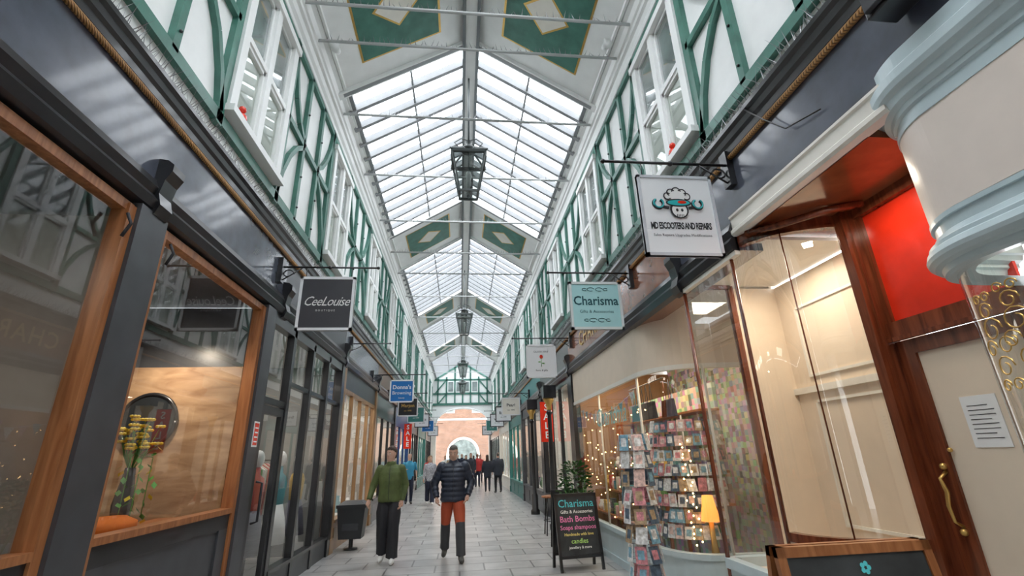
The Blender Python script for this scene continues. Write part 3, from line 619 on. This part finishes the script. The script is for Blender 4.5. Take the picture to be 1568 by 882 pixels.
def f_ch(b,o,R,w):
    ink=pm("dark_teal_ink",(.01,.09,.11)); b.text("Charisma",o+Vector((0,0,.06)),.165,R,(0,0,1.1),ink,bold=.003); b.text("Gifts & Accessories",o+Vector((0,0,-.09)),.06,R,UP,ink)
    for z in (.23,-.21):
        for sg in (-1,1):
            ring(b,o,R,(sg*.06,z),2,1,.025,.004,ink,a0=0,a1=300); ring(b,o,R,(sg*.15,z),1.6,1,.018,.004,ink,a0=40,a1=330)
def f_cl(b,o,R,w): b.text("CeeLouise",o+Vector((0,0,.02)),.15,R,(0,0,1.2),PAPER,shear=.45,spacing=.9); b.text("B O U T I Q U E",o+Vector((0,0,-.1)),.035,R,UP,PAPER)
def f_ros(b,o,R,w):
    b.text("OLIVIA MAY",o+Vector((0,0,.2)),.06,R,UP,INK); b.tube([o+Vector((0,0,-.12)),o+Vector((0,0,.08))],.005,LEAF,4); disc(b,o,R,(0,.09),.035,.045,RED,.001); disc(b,o,R,(-.04,-.02),.03,.012,LEAF,.001); disc(b,o,R,(.04,-.05),.03,.012,LEAF,.001); b.text("florist & gifts",o+Vector((0,0,-.2)),.05,R,UP,INK)
def f_don(b,o,R,w): b.text("Donna's",o+Vector((0,0,.1)),.15,R,UP,PAPER,bold=.003); b.text("Browning",o+Vector((0,0,-.05)),.13,R,UP,PAPER); b.text("beauty",o+Vector((0,0,-.18)),.06,R,UP,PAPER)
def f_gen(t,m):
    def g(b,o,R,w): b.text(t,o+Vector((0,0,.04)),.15,R,UP,m,bold=.002); b.text("est 1898",o+Vector((0,0,-.12)),.07,R,UP,m)
    return g
WSIGN=pm("sign_white",(.86,.87,.89),.4,var=.01); TSIGN=pm("sign_teal",(.42,.72,.74),.4,var=.03); DSIGN=pm("sign_charcoal",(.06,.06,.07),.35); BSIGN=pm("sign_blue",(.015,.17,.50),.4)
hsign(1,3.36,1.5,2.17,3.1,3.86,WSIGN,pm("frame_silver",(.6,.62,.66),.4),f_md,fr=.025)
hsign(1,5.95,1.47,2.2,3.16,3.84,TSIGN,pm("frame_grey",(.7,.75,.75)),f_ch)
hsign(1,9.8,1.38,2.03,3.12,3.84,WSIGN,WSIGN,f_ros)
hsign(-1,6.0,-2.1,-1.4,3.17,3.9,DSIGN,WSIGN,f_cl)
hsign(-1,13.0,-1.9,-1.26,3.02,3.62,BSIGN,WSIGN,f_don)
far=[(-1,16.0,INK,"Marjon",GOLD),(-1,19,TEALP,"Joy",PAPER),(-1,22,WSIGN,"Books",INK),(-1,26,BSIGN,"Toys",PAPER),(-1,31,WSIGN,"Cafe",INK),(1,16.5,CREAMW,"Pearl",INK),(1,19.5,WSIGN,"Bridal",INK),(1,23,WSIGN,"Vinyl",INK),(1,27,TEALP,"Tea",PAPER),(1,32,WSIGN,"Shoes",INK)]
for s_,y,m,t,im in far:
    x0,x1=(1.4,2.05) if s_>0 else (-2.05,-1.4); hsign(s_,y,x0,x1,2.9,3.5,m,WSIGN if m is not WSIGN else INK,f_gen(t,im))
b=B("sign_bracket"); b.box(-2.4,-2.34,10.25,10.35,3.85,4.15,BLACK); b.tube([(-2.38,10.3,4.0),(-1.55,10.3,4.0)],.013,BLACK,8); b.tube([(-2.36,10.3,3.85),(-2.2,10.3,3.92),(-2.1,10.3,4.0)],.008,BLACK,6); b.ball((-1.55,10.3,4),.022,BLACK,8); b.done()
for s_,y,z0,z1,nm in ((1,12.4,1.9,2.9,"SALE"),(-1,21,2.0,3.0,"SALE")):
    b=B("vertical_sale_banner"); x=X(s_,-.18); b.box(x-.16,x+.16,y-.01,y+.01,z0,z1,RED)
    for i,ch in enumerate(nm): b.text(ch,(x,y-.015,z1-.15-.23*i),.24,(1,0,0),UP,PAPER,bold=.004)
    b.tube([(x-.16,y,z1),(X(s_,0),y,z1)],.01,INK,6); b.done()
# ------------------------------------------------------------------ lanterns
glassL=glassmat("lantern_pane",.08,(.50,.53,.52))
def lantern(y,z=6.3):
    b=B("hanging_lantern"); x=XC-.03; LM=pm("lantern_metal",(.11,.125,.125),.4,metal=.2); LG=pm("lantern_glass",(.75,.78,.76),.15,var=.05)
    h=.78; wt=.31; wb=.17
    top=[(x+a*wt,y+c*wt,z+h) for a,c in ((-1,-1),(1,-1),(1,1),(-1,1))]; bot=[(x+a*wb,y+c*wb,z) for a,c in ((-1,-1),(1,-1),(1,1),(-1,1))]
    for i in range(4):
        b.tube([bot[i],top[i]],.019,LM,6,False); b.beam(bot[i],bot[(i+1)%4],.038,.038,LM); b.beam(top[i],top[(i+1)%4],.055,.06,LM)
        v=[Vector(q) for q in (bot[i],bot[(i+1)%4],top[(i+1)%4],top[i])]; c0=Vector((x,y,z+h/2)); b.add([c0+(q-c0)*.97 for q in v],[(0,1,2,3)],glassL)
    b.add(bot,[(3,2,1,0)],glassL)
    cap=[(x+a*.12,y+c*.12,z+h+.22) for a,c in ((-1,-1),(1,-1),(1,1),(-1,1))]; ov=[(x+a*.35,y+c*.35,z+h+.02) for a,c in ((-1,-1),(1,-1),(1,1),(-1,1))]
    b.add(ov+cap,[(0,1,5,4),(1,2,6,5),(2,3,7,6),(3,0,4,7),(4,5,6,7)],glassL)
    for i in range(4): b.tube([ov[i],cap[i]],.02,LM,5,False)
    b.loft([(x,y,z+h+.21,.15,.15),(x,y,z+h+.26,.14,.14),(x,y,z+h+.30,.06,.06),(x,y,z+h+.38,.05,.05),(x,y,z+h+.42,.08,.08),(x,y,z+h+.45,.02,.02)],LM,12)
    b.ball((x,y,z-.03),.04,LM,8); b.loft([(x,y,z+.05,.04,.04),(x,y,z+.3,.04,.04),(x,y,z+.4,.06,.06),(x,y,z+.5,.04,.04)],LG,10); b.tube([(x,y,z+.5),(x,y,z+h+.25)],.012,LM,6)
    for sg in (-1,1): b.tube([(x+sg*.2,y,z+h+.3),(x+sg*.28,y,z+h+.4),(x+sg*.15,y,z+h+.5),(x,y,z+h+.45)],.012,LM,5)
    b.tube([(x,y,z+h+.4),(x,y,9.1)],.02,LM,6); b.done()
for y in (7.8,18.6,29.3,37.5): lantern(y)
# ------------------------------------------------------------------ end gable and outside
b=B("wall_end")
xa,xb=-2.4,2.65
N=32
for i in range(N):
    x0=xa+(xb-xa)*i/N; x1=xa+(xb-xa)*(i+1)/N; xm=(x0+x1)/2
    u=(xm-XC)/2.1; zl=4.3+1.1*math.sqrt(max(0,1-u*u)) if abs(u)<1 else 4.3
    zt=ZE+(ZR-ZE)*(1-abs(xm-XC)/2.5)
    b.box(x0,x1,YE,YE+.3,zl,max(zt,7.9)+.1,WHITE)
b.box(xa,-1.98,YE,YE+.3,0,4.3,CREAMW); b.box(2.28,xb,YE,YE+.3,0,4.3,CREAMW)
b.done()
b=B("gable_timber_frame"); yy=YE-.04
def gb(x0,z0,x1,z1,w=.14,m=GREEN): b.beam((x0,yy,z0),(x1,yy,z1),w,.08,m,up=(0,1,0))
gb(-2.3,7.75,2.6,7.75); gb(-2.3,6.6,2.6,6.6); gb(-2.3,5.75,2.6,5.75,.18)
for x in (-1.9,-1.2,-.5,.15,.8,1.5,2.2): gb(x,5.8,x,8.0 if abs(x-.15)>1 else 8.9,.12)
for sg in (-1,1): gb(.15+sg*2.3,6.6,.15+sg*1.4,7.7,.1); gb(.15+sg*2.0,5.8,.15+sg*1.35,6.6,.1); gb(.15+sg*2.2,7.9,.15,9.2,.16)
pts=[(XC+2.1*cos(radians(a)),YE-.03,4.3+1.1*sin(radians(a))) for a in range(0,181,10)]
b.tube(pts,.06,WHITE,8); b.done()
for x in (-.85,-.17,.47,1.15):
    b=B("gable_window"); b.box(x-.26,x+.26,yy-.04,yy,6.7,7.65,WHITE); b.box(x-.2,x+.2,yy-.05,yy-.03,6.78,7.58,WGLASS); b.done()
b=B("brick_building"); b.box(-14,14,56,57,0,9.5,BRICKM)
b.box(-14,14,55.9,56,5.6,5.8,CREAMW)
pts=[(.3+1.7*cos(radians(a)),55.9,1.9+1.7*sin(radians(a))) for a in range(0,181,10)]; b.tube([(2.0,55.9,0)]+pts+[(-1.4,55.9,0)],.16,CREAMW,8)
b.add([(2,55.95,0)]+[(p[0],55.95,p[2]) for p in pts]+[(-1.4,55.95,0)],[tuple(range(len(pts)+2))],WGLASS)
for x in (-4,-1.2,1.8,4.6): b.box(x-.5,x+.5,55.9,56,6.4,8.2,WHITE); b.box(x-.4,x+.4,55.85,55.95,6.5,8.1,WGLASS)
b.box(-14,14,42,57.5,9.5,9.7,CREAMW)  # added roof slab, out of view, keeps sky light off the brick
b.done()
b=B("wall_back"); b.box(-2.3,2.3,YB-.2,YB,0,9.4,CREAMW); b.done()
# ------------------------------------------------------------------ street furniture
b=B("litter_bin"); x,y=-2.08,10.35
b.loft([(x,y,0,.13,.13),(x,y,.03,.13,.13),(x,y,.04,.04,.04),(x,y,.2,.04,.04)],BLACK,14)
def frus(b,x,y,z0,z1,w0,w1,d0,d1,m):
    v=[(x+a*w0,y+c*d0,z0) for a,c in ((-1,-1),(1,-1),(1,1),(-1,1))]+[(x+a*w1,y+c*d1,z1) for a,c in ((-1,-1),(1,-1),(1,1),(-1,1))]
    b.add(v,[(3,2,1,0),(4,5,6,7),(0,1,5,4),(1,2,6,5),(2,3,7,6),(3,0,4,7)],m)
BINM=pm("bin_plastic",(.03,.032,.036),.45)
frus(b,x,y,.2,.74,.21,.26,.17,.21,BINM); frus(b,x,y,.74,.8,.28,.28,.23,.23,BINM); frus(b,x,y,.8,.86,.25,.17,.2,.12,BINM)
b.box(x-.15,x+.15,y-.19,y-.185,.35,.6,GREYP); b.done(.01)
def aboard(name,cx,cy,w,h,frame,rot,lines,fr=.04,flower=False):
    b=B(name); M=Matrix.Rotation(rot,3,'Z'); lean=.16
    def P(u,v,off,side=-1):
        t=v/h; return Vector((cx,cy,0))+M@Vector((u,side*(lean*(1-t)+.02+off),v))
    for side in (-1,1):
        def quadbox(u0,u1,v0,v1,t0,t1,m):
            v=[P(u,vv,t,side) for t in (t0,t1) for u,vv in ((u0,v0),(u1,v0),(u1,v1),(u0,v1))]
            b.add(v,[(0,3,2,1),(4,5,6,7),(0,1,5,4),(1,2,6,5),(2,3,7,6),(3,0,4,7)],m)
        quadbox(-w/2+fr,w/2-fr,.2*h,h-fr,-.005,.012,pm("chalkboard",(.035,.038,.04),.7,var=.4))
        for q in ((-w/2,w/2,h-fr,h),(-w/2,w/2,.16*h,.16*h+fr),(-w/2,-w/2+fr,0,h),(w/2-fr,w/2,0,h)): quadbox(*q,-.01,.022,frame)
    r_=(P(.5,.5,0)-P(-.5,.5,0)); u_=(P(0,h,.0)-P(0,0,.0)).normalized()
    for (t,v,sz,m) in lines: b.text(t,P(0,v,.0145),sz,r_,u_,m,bold=.001)
    if flower:
        for k in range(5):
            an=2*pi*k/5; c=P(.03+.018*cos(an),h-.105+.018*sin(an),.015); b.add([c+r_*(.012*cos(q*pi/4))+u_*(.012*sin(q*pi/4)) for q in range(8)],[tuple(range(8))],CT)
    b.done()
CT=pm("chalk_teal",(.1,.6,.65)); CP=pm("chalk_pink",(.9,.25,.5)); CW=pm("chalk_white",(.85,.85,.8)); CG=pm("chalk_green",(.5,.8,.2)); CY=pm("chalk_yellow",(.85,.7,.2))
aboard("chalkboard_a_frame",1.75,7.75,.68,1.02,BLACK,.12,[("Charisma",.88,.15,CT),("Gifts & Accessories",.77,.065,CW),("Bath Bombs",.67,.115,CP),("Soaps shampoos",.56,.085,CP),("Handmade with love",.47,.055,CY),("candles",.38,.09,CG),("jewellery & more",.3,.05,CW)])
aboard("chalkboard_a_frame",1.98,9.6,.5,.95,BLACK,-.5,[("Open",.75,.12,CW),("Coffee",.58,.09,CY),("Cakes",.45,.09,CP)])
aboard("chalkboard_a_frame",1.97,2.5,.84,1.13,ORWOOD,0,[("the flower shop",.93,.1,CT)],fr=.045,flower=True)
b=B("wooden_stool"); x,y=1.95,10.9
b.loft([(x,y,.72,.2,.2),(x,y,.76,.2,.2)],ORWOOD,20)
for a in range(4):
    an=pi/4+a*pi/2; b.tube([(x+.13*cos(an),y+.13*sin(an),.72),(x+.2*cos(an),y+.2*sin(an),0)],.014,BLACK,6)
b.tube([(x+.17*cos(k*pi/8),y+.17*sin(k*pi/8),.28) for k in range(17)],.01,BLACK,6); b.done()
b=B("potted_plant"); x,y=2.02,8.75
b.loft([(x,y,0,.13,.13),(x,y,.35,.18,.18),(x,y,.37,.19,.19),(x,y,.40,.17,.17)],BLACK,18)
for i in range(12):
    a=random.uniform(0,6.28); b.tube([(x,y,.38),(x+.08*cos(a),y+.08*sin(a),.7),(x+.2*cos(a),y+.2*sin(a),1.0+random.uniform(-.1,.3))],.006,LEAF,4)
DL=pm("dark_leaf",(.04,.13,.035),.45,var=.4)
for i in range(560):
    a=random.uniform(0,6.28); rr=random.uniform(.05,.3); z=random.uniform(.7,1.45); rr*=max(.05,1-((z-1.05)/.45)**2)**.5
    p=Vector((x+rr*cos(a),y+rr*sin(a),z)); d=Vector((cos(a),sin(a),random.uniform(-.4,.8))).normalized(); t=d.cross(Vector((random.random(),random.random(),1))).normalized()
    b.add([p,p+d*.04+t*.024,p+d*.09,p+d*.04-t*.024],[(0,1,2,3)],DL)
b.done()
# ------------------------------------------------------------------ people
def person(name,loc,rot,sc_,top,trs,hair,shoe,stride=.25,vox=.012,arms=None,head=(0,0),female=False,lower=None,wide=0,long_hair=False,jac=0,hem=.84,forearm_skin=False,legw=0,quilt=False):
    parts=[]
    def part(m): q=B("p"); parts.append((q,m)); return q
    sh=.175 if female else .2
    f=.92 if female else 1
    for sg,st in ((-1,-stride),(1,stride)):
        fy=-st*.55
        back=st<0
        hip=Vector((sg*.085,0,.93)); ank=Vector((sg*(.085+legw),fy,.085+(.05 if back and stride>.1 else 0)))
        kn=(hip+ank)/2+Vector((sg*.01,-.05 if not back else -.06,0.02))
        q=part(trs); q.tube([hip,hip.lerp(kn,.5),kn,kn.lerp(ank,.05)],[.098*f,.09+wide,.068+wide,.066+wide],trs,14)
        q=part(lower or trs); q.tube([kn+Vector((0,0,.03)),kn.lerp(ank,.35),kn.lerp(ank,.8),ank+Vector((0,0,.0))],[.067+wide,.066+wide*1.2,.055+wide*1.6,.055+wide*1.8],lower or trs,14)
        q=part(shoe); pit=.03 if back and stride>.1 else 0
        q.tube([ank+Vector((0,.06,-.035)),ank+Vector((0,0,-.03)),ank+Vector((sg*.01,-.08,-.042-pit)),ank+Vector((sg*.015,-.15,-.05-pit*1.0)),ank+Vector((sg*.015,-.185,-.055-pit))],[.035,.046,.044,.038,.018],shoe,12)
    q=part(trs); q.loft([(0,0,.84,.10,.085),(0,0,.88,.16*f+.01,.11),(0,0,.98,.165*f+.01,.115),(0,0,1.05,.15*f,.105)],trs,20)
    j=jac
    base=[(0,0,hem,.165*f+j,.115+j),(0,0,hem+.03,.175*f+j,.122+j),(0,0,.98,.17*f+j,.12+j),(0,-.005,1.1,.158*f+j,.115+j),(0,-.01,1.22,.178*f+j,.125+j),(0,-.005,1.34,sh*.95+j*.7,.122+j*.8),(0,0,1.41,sh*.86+j*.5,.10+j*.6),(0,.005,1.455,.12+j*.3,.078),(0,.005,1.485,.07,.065)]
    if quilt:   # horizontally quilted padding: resample rings and pinch every seam
        rr=[]; z=base[0][2]; n=0
        while z<1.44:
            for a_,b_ in zip(base,base[1:]):
                if a_[2]<=z<=b_[2]:
                    t=(z-a_[2])/(b_[2]-a_[2]); g=[a_[i]+(b_[i]-a_[i])*t for i in range(5)]; break
            pf=-.013*(1-abs(sin(pi*(z-hem)/.075)))
            rr.append((g[0],g[1],z,g[3]+pf,g[4]+pf)); z+=.0125
        base=rr+base[-2:]
    q=part(top); q.loft(base,top,24)
    if jac>.01: q=part(top); q.loft([(0,.0,1.44,.085,.08),(0,-.002,1.50,.078,.075),(0,-.002,1.515,.07,.065)],top,16)
    A=arms or (((.235,.03,1.15),(.25,-.07,.90)),((.235,.03,1.15),(.25,-.07,.90)))
    hands=[]
    for sg,(el,wr) in zip((-1,1),A):
        S=Vector((sg*(sh-.005),0,1.40)); E=Vector((sg*el[0],el[1],el[2])); W=Vector((sg*wr[0],wr[1],wr[2])); k=j*.6
        def arm(P0,P1,r0,r1):
            n=22 if quilt else 4; L=(P1-P0).length
            pts=[P0.lerp(P1,i/n) for i in range(n+1)]; rs=[r0+(r1-r0)*i/n-(.010*(1-abs(sin(pi*L*i/n/.075))) if quilt else 0) for i in range(n+1)]
            return pts,rs
        q=part(top); p_,r_=arm(S,E,.062*f+k,.047*f+k); q.tube(p_,r_,top,14); q.ball(S,.062*f+k,top,12); q.ball(E,.046*f+k,top,10)
        fm=SKIN if forearm_skin else top
        if forearm_skin: q=part(fm); q.tube([E.lerp(S,.05),E.lerp(W,.4),E.lerp(W,.95)],[.042,.04,.028],fm,12)
        else: q=part(fm); p_,r_=arm(E,E.lerp(W,.95),.046*f+k*.9,.034*f+k*.7); q.tube(p_,r_,fm,12)
        d=(W-E).normalized(); q=part(SKIN); q.tube([E.lerp(W,.9),W,W+d*.04,W+d*.085],[.025,.026,.038,.034],SKIN,12,flat=.5); hands.append((W,d,sg))
    q=part(SKIN); q.tube([(0,.01,1.42),(0,.0,1.56)],[.056*f,.052*f],SKIN,14)
    pv=Vector((0,0,1.53)); RM=Matrix.Rotation(radians(head[1]),3,'Z')@Matrix.Rotation(radians(head[0]),3,'X')
    HT=lambda p: RM@(Vector(p)-pv)+pv
    hd=[(0,-.05,1.527,.028,.028),(0,-.035,1.54,.046,.055),(0,-.018,1.57,.058,.075),(0,-.006,1.605,.066,.088),(0,0,1.645,.072,.094),(0,.004,1.685,.072,.093),(0,.008,1.72,.06,.078),(0,.01,1.742,.038,.052),(0,.01,1.75,.015,.02)]
    q=part(SKIN); q.loft(hd,SKIN,20,HT)
    q=part(SKIN); q.tube([HT((0,-.088,1.655)),HT((0,-.104,1.625)),HT((0,-.1,1.613))],[.007,.014,.010],SKIN,8)
    for sg in (-1,1): q=part(SKIN); q.ball((sg*.074,.008,1.637),.027,SKIN,8,(.35,.6,1),HT)
    q=part(hair)
    if female:
        q.loft([(0,.05,1.565,.058,.05),(0,.04,1.63,.080,.070),(0,.026,1.68,.083,.086),(0,.012,1.715,.077,.094),(0,.006,1.752,.055,.070),(0,.008,1.772,.02,.025)],hair,18,HT)
        if long_hair: q=part(hair); q.loft([(0,.07,1.38,.07,.03),(0,.07,1.5,.085,.045),(0,.05,1.62,.08,.06)],hair,14,HT)
        else: q=part(hair); q.ball((0,.115,1.68),.042,hair,10,(1,1,1),HT)
    else:
        q.loft([(0,.05,1.60,.055,.05),(0,.04,1.64,.074,.066),(0,.028,1.68,.077,.078),(0,.012,1.715,.072,.089),(0,.006,1.745,.054,.068),(0,.006,1.765,.02,.025)],hair,18,HT)
    allb=B("body"); bv=[]
    for q,m in parts:
        allb.add(q.v,q.f,m); bv.append((BVHTree.FromPolygons([Vector(v) for v in q.v],q.f),m))
    me=bpy.data.meshes.new("tmp"); me.from_pydata(allb.v,[],allb.f); tmp=bpy.data.objects.new("tmp",me); sc.collection.objects.link(tmp)
    md=tmp.modifiers.new("r",'REMESH'); md.mode='VOXEL'; md.voxel_size=vox
    sm=tmp.modifiers.new("s",'SMOOTH'); sm.factor=.5; sm.iterations=1
    dg=bpy.context.evaluated_depsgraph_get(); em=tmp.evaluated_get(dg).to_mesh()
    out=B(name); vs=[v.co.copy() for v in em.vertices]; fs=[tuple(p.vertices) for p in em.polygons]
    groups={}
    for f_ in fs:
        c=sum((vs[i] for i in f_),Vector())/len(f_); best=None;bd=9
        for t,m in bv:
            r_=t.find_nearest(c)
            if r_[0] is not None and r_[3]<bd-1e-4: bd=r_[3]; best=m
        groups.setdefault(best.name,(best,[]))[1].append(f_)
    first=True
    for k,(m,ff) in groups.items():
        if first: out.add(vs,ff,m,True); first=False
        else:
            if m not in out.mats: out.mats.append(m)
            kk=out.mats.index(m)
            for f_ in ff: out.f.append(list(f_)); out.m.append(kk); out.sm.append(True)
    bpy.data.objects.remove(tmp)
    EW=pm("eye_white",(.8,.8,.78),.3)
    for sg in (-1,1):
        out.ball((sg*.028,-.083,1.648),.010,EW,8,(1.2,.6,.7),HT); out.ball((sg*.028,-.089,1.648),.005,INK,6,(1,.6,1),HT)
        out.tube([HT((sg*.012,-.095,1.667)),HT((sg*.03,-.094,1.672)),HT((sg*.046,-.083,1.667))],.0035,hair,5)
    out.tube([HT((-.022,-.083,1.582)),HT((0,-.092,1.583)),HT((.022,-.083,1.582))],[.003,.0055,.003],pm("lips",(.5,.2,.17),.5),6)
    if jac>.01: out.tube([(0,-.118-j,hem+.03),(0,-.121-j,.98),(0,-.121-j,1.1),(0,-.134-j,1.22),(0,-.126-j*.8,1.34),(0,-.1-j*.6,1.41),(0,-.08,1.46)],.004,INK,5)
    for W,d,sg in hands:
        side=Vector((0,-1,0)); side=(side-d*side.dot(d)).normalized(); nrm=Vector((-sg,0,0))
        base=W+d*.075
        for i,(off,ln) in enumerate(((-.027,.062),(-.009,.072),(.009,.068),(.026,.052))):
            p0=base-side*off-d*.012; p1=p0+d*ln*.5+nrm*.006; p2=p1+d*ln*.32+nrm*.018; p3=p2+d*ln*.15+nrm*.018
            out.tube([p0,p1,p2,p3],[.0095,.009,.008,.006],SKIN,7)
        t0=W+d*.02+side*.022; out.tube([t0,t0+side*.022+d*.025+nrm*.008,t0+side*.026+d*.052+nrm*.016],[.012,.010,.007],SKIN,7)
    M=Matrix.Translation(loc)@Matrix.Rotation(rot,4,'Z')@Matrix.Scale(sc_,4)
    out.v=[tuple(M@Vector(v)) for v in out.v]
    zmin=min(v[2] for v in out.v); out.v=[(v[0],v[1],v[2]-zmin) for v in out.v]
    return out.done()
OLIVE=pm("olive_jacket",(.095,.125,.038),.7,bump=.4,scale=8,var=.2); BLKT=pm("black_trousers",(.022,.022,.027),.8,bump=.3,scale=5)
PUFF=pm("navy_puffer",(.022,.030,.052),.42,bump=.2,scale=10,var=.15); ORT=pm("rust_trousers",(.44,.075,.028),.75,bump=.3,scale=7); GRT=pm("charcoal_trousers",(.06,.06,.065),.8,bump=.3)
DH=pm("dark_brown_hair",(.05,.025,.014),.6,bump=.5,scale=30); GH=pm("greying_hair",(.09,.08,.07),.6,bump=.5,scale=30); WS=pm("white_shoes",(.75,.74,.72),.5); DS=pm("dark_shoes",(.06,.06,.055),.5)
person("woman_walking",(-1.2,8.9,0),0,1.03,OLIVE,BLKT,DH,WS,.12,.0105,arms=(((.28,.04,1.15),(.32,-.08,.93)),((.25,.03,1.14),(.21,-.06,.90))),head=(4,-28),female=True,wide=.022,jac=.03,hem=.90)
person("man_walking",(-.12,8.9,0),0,1.03,PUFF,ORT,GH,DS,.42,.0095,arms=(((.32,.05,1.15),(.27,-.07,.92)),((.31,.05,1.15),(.24,-.11,.94))),head=(22,-4),lower=GRT,wide=.012,jac=.045,hem=.86,legw=.05,quilt=True)
BT=pm("blue_tshirt",(.05,.32,.5),.7); NT=pm("navy_trousers",(.02,.025,.05),.8); GT=pm("grey_patterned_top",(.40,.41,.45),.7,var=.5,scale=25); DC=pm("dark_coat",(.025,.03,.045),.7); RC=pm("red_coat",(.45,.03,.03),.7); TC=pm("tan_coat",(.4,.3,.2),.7); BH=pm("fair_hair",(.25,.16,.08),.6)
V=.024
person("man_in_tshirt",(-1.95,19.6,0),.15,1.02,BT,NT,GH,DS,.1,V,arms=(((.26,.0,1.15),(.18,-.2,1.18)),((.26,.03,1.15),(.27,-.05,.9))),forearm_skin=True)
person("woman_walking",(-1.12,19.0,0),.1,.96,GT,NT,BH,WS,.22,V,female=True,long_hair=True,wide=.02,jac=.01)
person("woman_in_coat",(1.3,24.2,0),pi,.95,DC,DC,DH,DS,.2,V,female=True,long_hair=True,jac=.03,hem=.7)
person("man_in_coat",(1.75,23.3,0),pi+.2,1.0,DC,BLKT,GH,DS,.25,V,jac=.03,hem=.75)
for (nm,x,y,rot,h,t,tr_,hr,fe) in (("man_walking",.95,28,pi,1.0,RC,NT,DH,False),("woman_walking",.35,31,0,.97,DC,NT,DH,True),("man_walking",-.55,30,0,1.0,TC,NT,DH,False),("woman_walking",-1.0,33,0,.97,WS,NT,BH,True),
  ("man_walking",.75,35,0,1.0,GT,DC,DH,False),("man_walking",-.2,37,0,1.0,DC,DC,DH,False),("woman_walking",1.3,33,0,.97,RC,DC,DH,True),
  ("man_walking",.55,26.5,0,1.02,DC,NT,DH,False),("woman_walking",-1.55,25,.1,.95,RC,NT,BH,True),("woman_walking",1.0,38,pi,.96,TC,DC,DH,True),("man_walking",-.75,36,pi,1.0,BT,NT,GH,False),("man_walking",.1,34,0,1.03,NT,DC,GH,False)):
    person(nm,(x,y,0),rot,h,t,tr_,hr,DS,.2,.026,female=fe,long_hair=fe,jac=.02)
# ------------------------------------------------------------------ world, camera
w=bpy.data.worlds.new("overcast_sky"); sc.world=w; w.use_nodes=True
bg=w.node_tree.nodes["Background"]; bg.inputs[0].default_value=(.94,.97,1,1); bg.inputs[1].default_value=6.0
sc.view_settings.view_transform='Standard'; sc.view_settings.exposure=0
R=Matrix(((.99419,-.00681,-.10747),(-.1034,-.339,-.93509),(-.03006,.94076,-.33773)))
cam=bpy.data.cameras.new("camera"); co=bpy.data.objects.new("camera",cam); sc.collection.objects.link(co)
cam.sensor_width=36; cam.lens=729/1600*36; cam.clip_start=.05; co.matrix_world=Matrix.Translation((0,0,1.6))@R.to_4x4(); sc.camera=co
